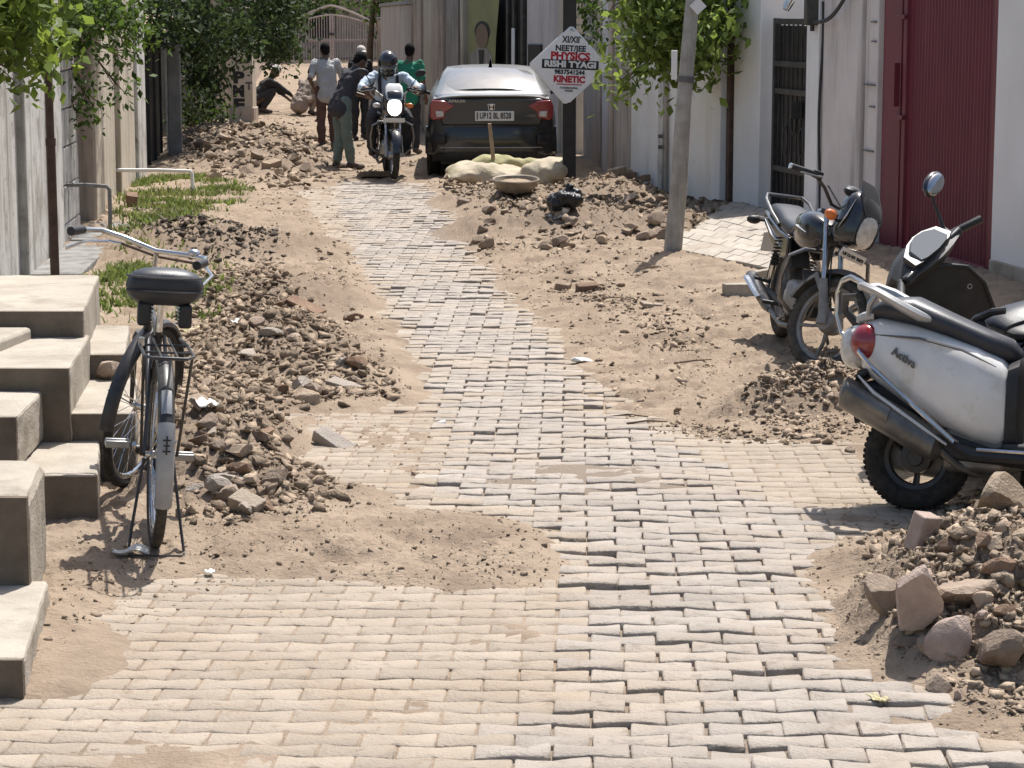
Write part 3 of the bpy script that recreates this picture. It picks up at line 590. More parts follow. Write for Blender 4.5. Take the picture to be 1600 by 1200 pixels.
mbx = MB(); pts = [Vector((WALLX(y_pil - .02) - .03 + .012 * math.sin(z * 4), y_pil - .02, z)) for z in np.linspace(.1, 2.2, 14)]
tag(mbx.tube(pts, .012, 6).build('cable', 'cable'), 'thin black cable running down the pilaster edge', 'cable')
a = Vector((WALLX(y_pil) - .1, y_pil, 2.02)); b = Vector((WALLX(y_sh0 + .4) - .1, y_sh0 + .4, 2.32))
tag(MB().tube([a.lerp(b, k / 10) + Vector((0, 0, -.10 * math.sin(math.pi * k / 10))) for k in range(11)] + [b + Vector((.02, -.2, .35))], .018, 6).build('cable', 'cable'), 'thick black cable sagging across the pink wall from the meter box', 'cable')
tb = empty('meter_box', a + Vector((.0, .12, -.02)), label='grey meter box at the top of the pilaster by the iron gate', cat='meter box')
MB().box((0, 0, .14), (.12, .2, .3)).build('case', 'steel_gate', tb, bevel=.01); MB().tube([(0, -.05, 0), (0, -.05, -.06)], .02, 8).build('gland', 'black_plastic', tb)
tl = empty('flood_lamp', (WALLX(y_g0 + .2) - .16, y_g0 + .2, 2.17), (0, .5, .3), label='small silver spot lamp over the grey iron gate', cat='lamp')
MB().lathe([(.001, -.05), (.03, -.05), (.05, .05), (.046, .05), (.026, -.03)], 14).build('reflector', 'chrome', tl); MB().tube([(0, 0, .0), (.03, 0, .16), (.12, 0, .18)], .012, 6).build('bracket', 'black_plastic', tl)
# iron gate in its opening
t = empty('iron_gate', (*WL(y_g0, -.12), .17), label='dark grey iron bar gate with scrollwork beside the ramp', cat='gate')
gA, gB = Vector((WALLX(y_g0 + .03) + .14, y_g0 + .03, 0)), Vector((WALLX(y_p0 - .02) + .14, y_p0 - .02, 0)); gd = (gB - gA); gl = gd.length; gd.normalize(); gn = Vector((gd.y, -gd.x, 0))
def gp(s, z, o=0.): return gA + gd * (s * gl) + gn * o + Vector((0, 0, z))
for s in (.02, .98): P(MB().beam(gp(s, .2), gp(s, 2.05), .06, .05, up=gd), 'frame_post', 'steel_gate', t, bevel=.005)
for z in (.22, .62, 1.36, 1.62, 2.02): P(MB().beam(gp(.02, z), gp(.98, z), .045, .055), 'rail', 'steel_gate', t, bevel=.005)
for i in range(1, 11): P(MB().beam(gp(i / 11, .24), gp(i / 11, 2.0), .016, .016, up=gd), 'bar', 'steel_gate', t)
P(MB().corners([gp(.03, .24, .03), gp(.97, .24, .03), gp(.97, .24, .034), gp(.03, .24, .034), gp(.03, 1.98, .03), gp(.97, 1.98, .03), gp(.97, 1.98, .034), gp(.03, 1.98, .034)]), 'backing_sheet', 'black_steel', t)
for i in range(5):
    s = .08 + .1 * (i % 5); ctr = [gp(.25 + .02 * i, 1.72, -.015)]
    P(MB().tube([gp(.1 + .16 * i + .045 * math.cos(a), (1.1 if i % 2 else .9) + .14 * math.sin(a) * (1 - .1 * a / 6), -.015) for a in np.linspace(0, 7.5, 22)], .008, 5), 'scroll', 'steel_gate', t)
for i in range(2): P(MB().tube([gp(.12 + .14 * i + .06 * math.cos(a) * (1 if i else -1), 1.80 + .15 * math.sin(a) , -.015) for a in np.linspace(-1.5, 4.5, 20)], .009, 5), 'scroll', 'steel_gate', t)
P(MB().box(gp(.5, 1.2, -.03), (.1, .06, .16)), 'lock', 'black_steel', t, bevel=.006)
# gate pillar with brown stripe
t = empty('gate_pillar', (*WL(y_p0, 0), .1), label='white gate pillar with brown stripe and dark name plates', cat='pillar')
P(slab(MB(), WL(y_p0, .0), WL(y_p1 - .42, .0), -.1, 2.75, .45), 'inner_face', 'wall_clean', t, bevel=.008)
P(slab(MB(), WL(y_p1 - .41, .04), WL(y_p1 - .30, .04), -.1, 2.75, .4), 'brown_stripe', 'rust_brown', t, bevel=.006)
P(slab(MB(), WL(y_p1 - .29, .10), WL(y_p1, .10), -.1, 2.75, .45), 'outer_face', 'wall_clean', t, bevel=.008)
yq = y_p1 - .29
for z0, z1, m in ((1.85, 2.05, 'ink_grey'), (1.42, 1.76, 'ink_grey'), (.15, 1.2, 'concrete_grey')):
    x0 = WALLX(yq) - .10; P(MB().box((x0 + .13, yq - .006, (z0 + z1) / 2), (.075, .012, z1 - z0)), 'name_plate' if m == 'ink_grey' else 'grey_inlay', m, t)
# boundary wall, stained
t = empty('boundary_wall', (*WL(y_p1, 0), 0), label='white stained boundary wall under the bright green creeper', cat='wall')
P(slab(MB(), WL(y_p1 + .01, .0), WL(y_bw, .0), -.1, 2.0, .25), 'plaster', 'wall_stained', t, bevel=.012)
P(slab(MB(), WL(y_p1 + .01, .03), WL(y_bw, .03), 2.003, 2.08, .32), 'coping', 'wall_white', t, bevel=.01)
P(slab(MB(), WL(y_p1 + 2.2, .05), WL(y_p1 + 2.42, .05), -.1, 1.99, .06), 'pier', 'wall_white', t, bevel=.01)
for z in (.62, .74): P(MB().box((WALLX(y_p1 + 2.18) - .08, y_p1 + 2.14, z), (.05, .08, .04)), 'pipe_clip', 'ink_grey', t)
P(MB().tube([(WALLX(y_p1 + 2.12) - .03, y_p1 + 2.12, .1), (WALLX(y_p1 + 2.12) - .03, y_p1 + 2.12, 1.9)], .022, 8), 'drain_pipe', 'wall_greybrown', t)
# stained panels further on, kinking towards the car
A2, B2 = Vector((WALLX(y_bw), y_bw, 0)), Vector((1.02, 35.2, 0))
t = empty('boundary_wall', A2, label='brown rain stained plaster wall behind the sign post', cat='wall')
cuts = [0, .16, .34, .42, .58, .74, 1.0]
for k in range(6):
    p, q2 = A2.lerp(B2, cuts[k]) , A2.lerp(B2, cuts[k + 1] - .006); P(slab(MB(), p, q2, -.1, 2.9 - .12 * (k % 2), .3 , off=.03 * (k % 2)), 'panel', ['wall_greybrown', 'wall_greybrown', 'wall_brown', 'wall_pink', 'wall_brown', 'wall_greybrown'][k], t, bevel=.01)
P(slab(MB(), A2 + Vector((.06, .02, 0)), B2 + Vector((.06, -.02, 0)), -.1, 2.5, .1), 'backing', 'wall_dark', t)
# building with the poster shopfront, standing across behind the car
C0, C1 = Vector((1.02, 35.3, 0)), Vector((-1.72, 42.4, 0)); cd = (C1 - C0)
def cb(s): p = C0 + cd * s; return (p.x, p.y)
def cu(u, z=1.4):                        # fraction along the front at photo column u
    lo, hi = 0., 1.
    for _ in range(40):
        m_ = (lo + hi) / 2; p = C0 + cd * m_; k = 800 + p.x / (p.y * math.cos(PITCH) + (CAM_H - z) * math.sin(PITCH)) * FPX
        lo, hi = (m_, hi) if k > u else (lo, m_)
    return lo
t = empty('house_front', C0, label='old brown house front with vertical stains and a poster beside a dark doorway', cat='house')
def front(u0, u1, z0, z1, m, name, off=0., th=.3): return P(slab(MB(), cb(cu(u0)), cb(cu(u1)), z0, z1, th, off=off), name, m, t, bevel=.012)
front(898, 876, -.1, 4.5, 'wall_cream', 'corner_pillar', -.05); front(875.5, 823, -.1, 4.5, 'wall_pink', 'wall_panel'); front(848, 828, -.1, 1.62, 'black_steel', 'meter_cupboard', -.04, .038)
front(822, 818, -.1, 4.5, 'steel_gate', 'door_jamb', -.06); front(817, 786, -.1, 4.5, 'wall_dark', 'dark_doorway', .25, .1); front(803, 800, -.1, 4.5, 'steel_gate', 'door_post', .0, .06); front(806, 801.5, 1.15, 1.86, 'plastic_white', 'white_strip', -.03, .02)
front(793, 790, -.1, 4.5, 'steel_gate', 'door_post', .0, .06)
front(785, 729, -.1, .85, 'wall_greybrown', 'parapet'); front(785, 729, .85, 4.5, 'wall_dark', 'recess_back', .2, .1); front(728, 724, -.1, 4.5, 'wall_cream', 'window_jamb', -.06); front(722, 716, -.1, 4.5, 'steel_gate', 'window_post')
front(715.5, 696, -.1, 4.5, 'wall_greybrown', 'pier'); front(695.5, 679, -.1, 4.5, 'wall_brown', 'pier', -.05); front(678.5, 661, -.1, 4.5, 'wall_cream', 'pier'); front(660.5, 650, -.1, 4.5, 'wall_brown', 'corner_pier', -.04)
s0, s1 = cu(783), cu(733); pa, pb = C0 + cd * s0, C0 + cd * s1; pn = Vector((cd.y, -cd.x, 0)).normalized() * -1
tp = empty('poster', pa.lerp(pb, .5) + Vector((0, 0, .95)), label='faded yellow green poster with a dark haired portrait behind the car', cat='poster')
dz = pb - pa; dz.normalize(); wp = (pb - pa).length
def flat_poly(pts, o, name, m):           # pts (along, up) on the poster plane
    base = pa.lerp(pb, .5); vs_ = [base + dz * x + pn * o + Vector((0, 0, z)) for x, z in pts]; n_ = len(vs_); vs2 = [p - pn * .004 for p in vs_]
    return P(MB().add(vs_ + vs2, [tuple(range(n_)), tuple(range(2 * n_ - 1, n_ - 1, -1))] + [(i, (i + 1) % n_, n_ + (i + 1) % n_, n_ + i) for i in range(n_)]), name, m, tp, flat=True)
flat_poly([(-wp * .32, .98), (wp * .5, .98), (wp * .5, 2.45), (-wp * .5, 2.45), (-wp * .38, 1.7)], .02, 'sheet', 'poster')
ov = lambda cx, cz, a, b: [(cx + a * math.cos(k), cz + b * math.sin(k)) for k in np.linspace(0, 2 * math.pi, 18)[:-1]]
flat_poly(ov(.06, 1.80, .36, .17), .026, 'hair_print', 'ink_black'); flat_poly(ov(.06, 1.72, .29, .20), .032, 'face_print', 'poster_tone'); flat_poly([(-.42, 1.2), (.7, 1.2), (.62, 1.42), (.25, 1.54), (-.1, 1.54), (-.40, 1.42)], .028, 'jacket_print', 'wall_greybrown'); flat_poly([(.0, 1.2), (.16, 1.2), (.2, 1.5), (-.04, 1.5)], .036, 'tie_print', 'ink_black')
# far right wall along the bend
t = empty('boundary_wall', (*cb(1), 0), label='grey weathered wall at the far bend of the lane', cat='wall')
P(slab(MB(), (-1.80, 42.6), (-3.4, 62), -.1, 2.25, .3), 'plaster', 'wall_greybrown', t, bevel=.01); P(slab(MB(), (-1.84, 42.6), (-3.44, 62), 2.253, 2.33, .38), 'coping', 'concrete_grey', t)
t = empty('boundary_wall', (-3.5, 62.2, 0), label='plain brown far wall running to the closed gate', cat='wall'); P(slab(MB(), (-3.5, 62.2), (-5.2, 96), -.1, 1.9, .3), 'plaster', 'wall_brown', t); P(slab(MB(), (-3.53, 62.2), (-5.23, 96), 1.903, 1.98, .36), 'coping', 'concrete_grey', t)
# closed gate at the end of the lane
gy = 97.; gl0, gr0 = AT(440, 60, gy).x, AT(594, 60, gy).x; gm_ = AT(518, 60, gy).x
t = empty('lane_gate', (gm_, gy, 0), label='closed pinkish double bar gate with arched top at the end of the lane', cat='gate')
def topz(x): k = abs((x - gm_) / (gr0 - gl0) * 2); return 2.02 - .55 * k ** 1.6
for x in np.arange(gl0 + .06, gr0, .105): P(MB().tube([(x, gy, .12), (x, gy, topz(x))], .016, 5), 'bar', 'gate_pink', t)
for z in (.16, .98, 1.02): P(MB().beam((gl0, gy, z), (gr0, gy, z), .04, .05), 'rail', 'gate_pink', t)
P(MB().tube([(x, gy, topz(x)) for x in np.linspace(gl0, gr0, 25)], .035, 6), 'arched_rail', 'gate_pink', t)
P(MB().tube([(x, gy, topz(x) + .32 * (1 - abs((x - gm_) / (gr0 - gl0) * 2)) + .06) for x in np.linspace(gl0, gr0, 25)], .05, 6), 'top_rail', 'gate_pink', t)
for x in (gl0, gm_ - .05, gm_ + .05, gr0): P(MB().beam((x, gy, .0), (x, gy, topz(x) + .05), .07), 'stile', 'gate_pink', t)
P(MB().box((gm_, gy - .06, 1.25), (.24, .06, .1)), 'latch', 'steel_gate', t)
for x, lab in ((gl0 - .4, 'left'), (gr0 + .35, 'right')):
    tp = empty('gate_pillar', (x, gy, 0), label=f'square brown masonry pillar {lab} of the far lane gate', cat='pillar'); MB().box((0, 0, 1.2), (.55, .55, 2.5)).build('shaft', 'wall_brown', tp, bevel=.02); MB().box((0, 0, 2.5), (.7, .7, .12)).build('cap', 'concrete_grey', tp, bevel=.02)
t = empty('far_house', (gm_, 116, 0), label='dull brown house beyond the far lane gate', cat='house'); MB().box((0, 0, 2.7), (16, 6, 5.4)).build('wall', 'wall_brown', t); MB().box((0, -3.2, 5.5), (17, 7, .2)).build('roof_slab', 'concrete_grey', t)
for k in range(4): w_ = MB().box((-5 + 3.4 * k, -3.03, 1.6), (1.2, .1, 1.3)).build('window', 'wall_dark', t); MB().box((-5 + 3.4 * k, -3.1, .9), (1.4, .16, .08)).build('sill', 'concrete_grey', w_)
pz_ = G(596, 103); t = empty('utility_pole', pz_, label='thin grey pole in front of the far gate right side', cat='pole'); MB().tube([(0, 0, -.1), (0, 0, 5.5)], [.07, .05], 8).build('shaft', 'concrete_grey', t); MB().box((.25, -.05, 1.75), (.5, .2, .35)).build('junction_box', 'concrete_grey', t, bevel=.02)
tv = empty('parked_vehicle_front', G(615, 118), label='dim grey handcart stack by the far gate pillar', cat='cart') if False else None
# ------------------------------------------------------------------ left walls
L0, L1 = G(37, 425), G(215, 277); ld = (L1 - L0).normalized()
def LW(y, d=0.): k = (y - L0.y) / (L1.y - L0.y); p = L0.lerp(L1, k); return (p.x + d, y)
def ly(u, z=.8):
    lo, hi = 8., 60.
    for _ in range(40):
        m_ = (lo + hi) / 2; k = 800 + LW(m_)[0] / (m_ * math.cos(PITCH) + (CAM_H - z) * math.sin(PITCH)) * FPX
        lo, hi = (m_, hi) if k < u else (lo, m_)
    return lo
def lwall(u0, u1, z1, m, name, t, d=0., th=.28, y0=None): return P(slab(MB(), LW(y0 or ly(u0), d), LW(ly(u1) - .015, d), -.25, z1, th, side=-1), name, m, t, bevel=.012)
t = empty('boundary_wall', (*LW(11), 0), label='grey white streaked plaster wall behind the dark steel pole at left', cat='wall')
lwall(0, 28, 2.5, 'wall_white', 'plaster', t, y0=11.5); lwall(28, 41, 2.5, 'wall_white', 'pier', t, .07); lwall(41, 74, 2.5, 'wall_white', 'plaster', t); lwall(74, 88, 2.5, 'wall_white', 'pier', t, .06)
t = empty('boundary_wall', (*LW(ly(88)), 0), label='low wall of large pale blocks behind the left steel pole', cat='wall')
for k in range(6):
    for j, (a_, b_) in enumerate(((88.3, 104), (104.3, 121)) if k % 2 else ((88.3, 97), (97.3, 114), (114.3, 121))):
        q = random.Random(k * 5 + j); P(slab(MB(), LW(ly(a_), q.uniform(-.012, .012)), LW(ly(b_) - .02, q.uniform(-.012, .012)), -.25 + .36 * k + .012, -.25 + .36 * (k + 1) , .26, side=-1), 'block', 'wall_white' if q.random() > .3 else 'wall_pink', t, bevel=.012)
t = empty('gate_pier', (*LW(ly(121)), 0), label='cream plaster pier with brown side left of the dark gate', cat='pillar')
lwall(121.5, 131, 2.3, 'wall_greybrown', 'recess', t, -.05); lwall(131, 145, 2.3, 'wall_cream', 'pier_face', t, .12); lwall(145.4, 163, 2.3, 'wall_cream', 'plaster', t, .02)
P(MB().box((LW(ly(131))[0] - .07, ly(131) - .02, 1.), (.34, .03, 2.4)), 'brown_side', 'wall_brown', t)
t = empty('boundary_wall', (*LW(ly(163.3)), 0), label='cream boundary wall ending in a white edge before the dark gate', cat='wall')
lwall(163.4, 180, 2.3, 'wall_cream', 'plaster', t, 0.); lwall(180.3, 203, 2.3, 'wall_cream', 'plaster', t, .06); lwall(203.3, 216, 2.35, 'wall_white', 'end_pier', t, .1)
t = empty('drain_slab', (*LW(18, .25), 0), label='grey concrete drain cover along the foot of the left wall', cat='drain cover')
for k in range(8):
    y = 16.2 + k * 1.0; P(slab(MB(), LW(y, .06), LW(y + .97, .06), -.2, -.005 - .006 * (k % 3), .42, side=1), 'slab', 'concrete_grey', t, bevel=.008)
# dark gate, posts beyond
yd = ly(217) + .4
t = empty('sheet_gate', (*LW(yd), 0), label='dark sheet metal gate in deep shade under the left tree', cat='gate')
P(slab(MB(), LW(yd, -.02), LW(yd + 3.4, .0), .0, 1.9, .05, side=-1), 'sheet', 'black_steel', t); [P(slab(MB(), LW(yd + .0 + k * 1.1, .03), LW(yd + .06 + k * 1.1, .03), .0, 1.95, .05, side=-1), 'stile', 'black_steel', t) for k in range(4)]
P(MB().tube([(LW(yd + 3.6)[0] + .1, yd + 3.6, 0), (LW(yd + 3.6)[0] + .1, yd + 3.6, 1.75)], .03, 8), 'hinge_post', 'alloy_dusty', t)
b_ = G(275, 252); t = empty('stone_post', b_, label='flat grey stone post standing right of the dark gate', cat='post'); MB().box((0, 0, .75), (.19, .12, 1.75), taper=.96).build('shaft', 'concrete_grey', t, bevel=.015); MB().box((0, 0, 1.64), (.25, .18, .04)).build('cap', 'concrete_grey', t)
b_ = G(301, 215); t = empty('stone_post', b_, label='pale thin post among the shrubs beyond the dark gate', cat='post'); MB().box((0, 0, .6), (.16, .12, 1.4), taper=.95).build('shaft', 'wall_greybrown', t, bevel=.015); MB().box((0, 0, 1.32), (.2, .16, .04)).build('cap', 'concrete_grey', t)
b_ = G(378, 192); t = empty('painted_pillar', b_, (0, 0, -.06), label='cream square pillar painted with black letters at far left', cat='pillar')
MB().box((0, .2, 1.05), (.44, .44, 2.3)).build('shaft', 'wall_cream', t, bevel=.015); MB().box((0, .2, .12), (.5, .5, .36)).build('base', 'wall_brown', t, bevel=.02)
for k, ch in enumerate('PME'): text(ch, .29, Matrix.Translation((-.05, -.0235, .86 - .26 * k)) @ FACE_BACK, 'ink_black', t, 'painted_letter', bold=.018, width=.22)
text('T', .2, Matrix.Translation((.15, -.0235, .70)) @ FACE_BACK, 'ink_grey', t, 'painted_letter', bold=.01)
t = empty('boundary_wall', (-5.9, 47, 0), label='low dull wall in tree shade along the far left side', cat='wall'); P(slab(MB(), (-5.55, 47), (-9.9, 96), -.1, 1.5, .3, side=-1), 'plaster', 'wall_brown', t)
P(slab(MB(), (-5.52, 47), (-9.87, 96), 1.503, 1.58, .36, side=-1), 'coping', 'concrete_grey', t)
t = empty('boundary_wall', (*LW(35), 0), label='dark wall behind the hedge under the left tree', cat='wall'); P(slab(MB(), LW(yd + 4.1, -.5), (-5.6, 45), -.1, 1.7, .3, side=-1), 'plaster', 'wall_dark', t); P(slab(MB(), LW(yd + 4.1, -.47), (-5.57, 45), 1.703, 1.78, .36, side=-1), 'coping', 'wall_dark', t)  # wall and coping share one very dark colour
# steel pole, pipes
b_ = AT(86, 425, 18.6); t = empty('steel_pole', (b_.x, b_.y, -.1), label='slim dark brown steel pole beside the concrete steps', cat='pole'); MB().tube([(0, 0, 0), (-.004, 0, 1.2)], .036, 12).build('lower_tube', 'rust_brown', t); MB().tube([(-.004, 0, 1.2), (-.02, 0, 4.2)], .032, 12).build('upper_tube', 'rust_brown', t); MB().tube([(-.004, 0, 1.17), (-.004, 0, 1.23)], .041, 12).build('collar', 'rust_brown', t)
p1_ = AT(180, 266, ly(180) - .02); tag(MB().tube([(p1_.x - .1, p1_.y, p1_.z), (p1_.x + .5, p1_.y, p1_.z), (p1_.x + .88, p1_.y - .02, p1_.z - .01), (p1_.x + .9, p1_.y - .02, p1_.z - .04), (p1_.x + .9, p1_.y - .02, p1_.z - .26)], .022, 8).build('water_pipe', 'plastic_white'), 'white horizontal water pipe sticking out of the cream wall', 'pipe')
y2 = 22.6; pts = [AT(u, v, y2) for u, v in ((90, 304), (97, 297), (104, 289), (135, 289), (166, 291), (171, 296), (172, 330), (172, 372))]; tag(MB().tube(pts, .02, 8).build('water_pipe', 'concrete_grey'), 'bent grey standpipe crossing in front of the block wall', 'pipe')
# ------------------------------------------------------------------ concrete steps at left (x right edge, y0, y1, z0, z1, x left)
ENTRY = empty('entrance_steps', (-2.0, 10, 0), label='cluster of bare concrete entrance steps and plinths left of the bicycle', cat='steps')
CLOUD = bpy.data.textures.new('chips', 'CLOUDS'); CLOUD.noise_scale = .07; CLOUD.noise_depth = 3
def weather(o, s=.016, lv=4):           # worn, chipped surface
    m = o.modifiers.new('sub', 'SUBSURF'); m.subdivision_type = 'SIMPLE'; m.levels = m.render_levels = lv
    d = o.modifiers.new('chips', 'DISPLACE'); d.texture = CLOUD; d.strength = s; d.mid_level = .55; d.texture_coords = 'GLOBAL'; return o
def step(xr0, xr1, y0, y1, z0, z1, xl=-3.4, name='step', bev=.014):
    mb = MB().corners([(xl, y0, z0), (xr0, y0, z0), (xr1, y1, z0), (xl, y1, z0), (xl, y0, z1), (xr0, y0, z1), (xr1, y1, z1), (xl, y1, z1)]); weather(P(mb, name, 'concrete', ENTRY, bevel=bev)); k_ = .004; P(MB().corners([(xl, y0 - .013, z0), (xr0 - k_, y0 - .013, z0), (xr0 - k_, y0 + .02, z0), (xl, y0 + .02, z0), (xl, y0 - .013, z1 - k_), (xr0 - k_, y0 - .013, z1 - k_), (xr0 - k_, y0 + .02, z1 - k_), (xl, y0 + .02, z1 - k_)]), 'riser', 'riser_brown', ENTRY)  # each step front gets a thin facing, darker and browner than the tread
def GX(u, v, z): return G(u, v, z)
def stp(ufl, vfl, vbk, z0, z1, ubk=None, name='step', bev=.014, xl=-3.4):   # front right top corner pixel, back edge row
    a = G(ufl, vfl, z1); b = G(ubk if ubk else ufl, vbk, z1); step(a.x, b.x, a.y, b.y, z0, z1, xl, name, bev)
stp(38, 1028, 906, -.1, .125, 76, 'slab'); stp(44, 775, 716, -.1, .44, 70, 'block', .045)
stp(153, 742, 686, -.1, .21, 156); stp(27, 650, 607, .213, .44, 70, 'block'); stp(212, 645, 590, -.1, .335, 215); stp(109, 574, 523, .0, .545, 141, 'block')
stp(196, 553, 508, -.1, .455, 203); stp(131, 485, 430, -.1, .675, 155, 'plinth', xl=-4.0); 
a = G(62, 500, .7); P(MB().corners([(-4.2, 10.6, .0), (-2.42, 10.6, .0), (-2.32, 11.35, 0), (-4.2, 11.35, 0), (-4.2, 10.6, .60), (-2.42, 10.6, .60), (-2.32, 11.35, .60), (-4.2, 11.35, .60)]), 'landing', 'concrete', ENTRY, bevel=.02)
for (u, v, k) in ((147, 583, 0), (166, 596, 1)):
    p = G(u, v, .335); stone(u, v, .13, 'rock', ['brown stone tipped on the middle step', 'rounded stone beside the tipped one on the step'][k], pos=Vector((p.x, p.y + .06, .335)), ang_=k == 0, lift=.75)
# ------------------------------------------------------------------ ramp on the right
t = empty('ramp', (WALLX(21) - 1, 20.5, 0), label='block paved ramp rising to the iron gate', cat='ramp')
rp = [Vector((x, y, 0)) for x, y in RAMPXY]
for k in range(4): rp[k].z = (.12, .17, .27, .25)[k]
P(MB().corners([Vector((p.x, p.y, -.15)) for p in rp] + [p - Vector((0, 0, .012)) for p in rp]), 'bed', 'concrete', t)
NU, NV = 10, 10
for i in range(NU):
    for j in range(NV):
        def bl(a, b): return (rp[0].lerp(rp[1], a)).lerp(rp[3].lerp(rp[2], a), b)
        o_ = .5 * (j % 2) / NU; a0, a1 = min(i / NU + o_, 1), min((i + .965) / NU + o_, 1)
        if a1 - a0 < .01: continue
        b0_, b1_ = j / NV, (j + .965) / NV; q = random.Random(i * 31 + j); dz_ = q.uniform(-.004, .004); c4 = [bl(a0, b0_), bl(a1, b0_), bl(a1, b1_), bl(a0, b1_)]
        P(MB().corners([c - Vector((0, 0, .02)) for c in c4] + [c + Vector((0, 0, .006 + dz_)) for c in c4]), 'tile', 'ramp_tile', t)
# ------------------------------------------------------------------ trees, creepers, grass
def leaves(name, blobs, size, m, parent, seed, droop=.4, clump=14):    # blobs: centre, radii, count
    q = np.random.default_rng(seed); C = []
    for c, r, n in blobs:
        k = max(n // clump, 1); d = q.normal(0, 1, (k, 3)); d /= np.linalg.norm(d, axis=1)[:, None]; rad = q.random(k) ** .45
        tw = np.array(c) + d * rad[:, None] * np.array(r); C.append((np.repeat(tw, clump, 0) + q.normal(0, size * 1.25, (k * clump, 3))))
    C = np.concatenate(C); n = len(C); s = size * q.uniform(.45, 1.3, n)[:, None]
    ax = q.normal(0, 1, (n, 3)); ax[:, 2] -= droop; ax /= np.linalg.norm(ax, axis=1)[:, None]
    up = q.normal(0, .55, (n, 3)); up[:, 2] += 1; sd = np.cross(ax, up); sd /= np.linalg.norm(sd, axis=1)[:, None] + 1e-9; nn = np.cross(sd, ax)
    V = np.stack([C - ax * s * .5, C + sd * s * .27 - ax * s * .08 - nn * s * .07, C + ax * s * .5 - nn * s * .12, C - sd * s * .27 - ax * s * .08 - nn * s * .07], 1)
    T = np.array([(0, 1, 2), (0, 2, 3)])[None] + (np.arange(n) * 4)[:, None, None]
    return np_mesh(name, V.reshape(-1, 3), T.reshape(-1, 3), m, parent, {'rnd': np.repeat(q.random(n), 4)})
def tree(name, label, base, trunk, blobs, size, m, seed, bark='bark', cat='tree', group=None, droop=.4, clump=14, leafname='crown'):
    t = empty(name, base, label=label, cat=cat, group=group); base = Vector(base); q = random.Random(seed)
    bl = [(Vector(c) - base, r, n) for c, r, n in blobs]; top = Vector(trunk[-1]) - base; mb = MB(); n = len(trunk)
    mb.tube([Vector(p) - base for p in trunk], [trunk_r[0] * (1 - .55 * i / max(n - 1, 1)) for i in range(n)] if (trunk_r := TR_R) else .05, 9)
    for c, r, k in bl:
        s = top.lerp(Vector(trunk[max(n - 2, 0)]) - base, q.random() * .6); mid = s.lerp(c, .5) + Vector((q.uniform(-.2, .2), q.uniform(-.2, .2), q.uniform(0, .3))) * min((c - s).length, 1)
        mb.tube([s, mid, c], [TR_R[0] * .45, TR_R[0] * .28, TR_R[0] * .1], 6)
        for _ in range(4):
            e = c + Vector((q.uniform(-.8, .8) * r[0], q.uniform(-.8, .8) * r[1], q.uniform(-.8, .8) * r[2])); mb.tube([mid.lerp(c, .6), e], [TR_R[0] * .12, .004], 5)
    mb.build('trunk', bark, t); leaves(leafname, bl, size, m, t, seed, droop, clump); return t
TR_R = [.035]
def blob(u, v, Y, ru, rv, rd, n): p = AT(u, v, Y); k = Y / FPX; return (tuple(p), (ru * k, rd, rv * k), n)
# bright creeper at the upper left corner, spilling over the wall
tree('climber', 'bright green creeper spilling over the upper left corner of the wall', (LW(15)[0] - .3, 15.0, 0), [(LW(15)[0] - .3, 15, 0), (LW(15)[0] - .3, 15.2, 1.4), (LW(15.6)[0] - .2, 15.8, 2.4)],
    [blob(10, 20, 16.5, 45, 50, .5, 500), blob(45, 25, 17.2, 35, 50, .45, 420), blob(15, 70, 16.8, 26, 40, .2, 240), blob(52, 70, 17.5, 18, 36, .15, 150), blob(30, -60, 16.5, 70, 60, .8, 600), blob(-60, 10, 16, 50, 80, .6, 400), blob(35, 120, 17.3, 14, 22, .1, 42)], .115, 'leaf_bright', 41, cat='creeper')
TR_R = [.05]
tree('shade_tree', 'dull leafy branches drooping over the block wall left of centre', (LW(24)[0] - .9, 24, 0), [(LW(24)[0] - .9, 24, 0), (LW(24)[0] - .8, 24.1, 1.6), (LW(24)[0] - .5, 24.2, 2.6)],
    [blob(120, 10, 23, 45, 45, .7, 900), blob(170, 20, 24.5, 45, 42, .7, 900), blob(205, 50, 25.5, 26, 26, .4, 320), blob(120, 70, 23, 32, 26, .3, 300), blob(145, 165, 23.2, 20, 13, .15, 90), blob(125, 178, 23.1, 12, 9, .12, 42), blob(125, 125, 23.2, 12, 26, .12, 56), blob(190, 140, 24.4, 18, 12, .15, 60), blob(196, 92, 24.6, 12, 22, .2, 70), blob(140, -70, 24, 90, 60, 1.0, 1400)], .085, 'leaf_mid', 42)
TR_R = [.16]
tree('shade_tree', 'large dark tree overhanging the lane from the left', (-6.3, 38, 0), [(-6.3, 38, 0), (-6.2, 38, 1.3), (-5.9, 37.8, 2.6), (-5.6, 37.6, 3.4)],
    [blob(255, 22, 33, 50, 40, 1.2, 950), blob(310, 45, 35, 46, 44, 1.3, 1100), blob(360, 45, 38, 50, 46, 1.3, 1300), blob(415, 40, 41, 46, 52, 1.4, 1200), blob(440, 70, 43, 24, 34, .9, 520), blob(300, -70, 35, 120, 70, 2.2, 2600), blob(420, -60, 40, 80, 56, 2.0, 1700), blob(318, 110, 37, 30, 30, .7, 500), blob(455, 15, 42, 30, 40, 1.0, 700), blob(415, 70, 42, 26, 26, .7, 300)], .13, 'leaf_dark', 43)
TR_R = [.03]
tree('hedge_shrub', 'dark shrub filling the gap between the stone posts', (-5.3, 37.5, 0), [(-5.3, 37.5, 0), (-5.3, 37.5, .6), (-5.25, 37.5, 1.1)], [blob(322, 110, 37.2, 26, 46, .5, 520), blob(335, 150, 39.5, 12, 36, .5, 260), blob(312, 160, 36, 8, 34, .3, 160)], .10, 'leaf_dark', 44, cat='shrub')
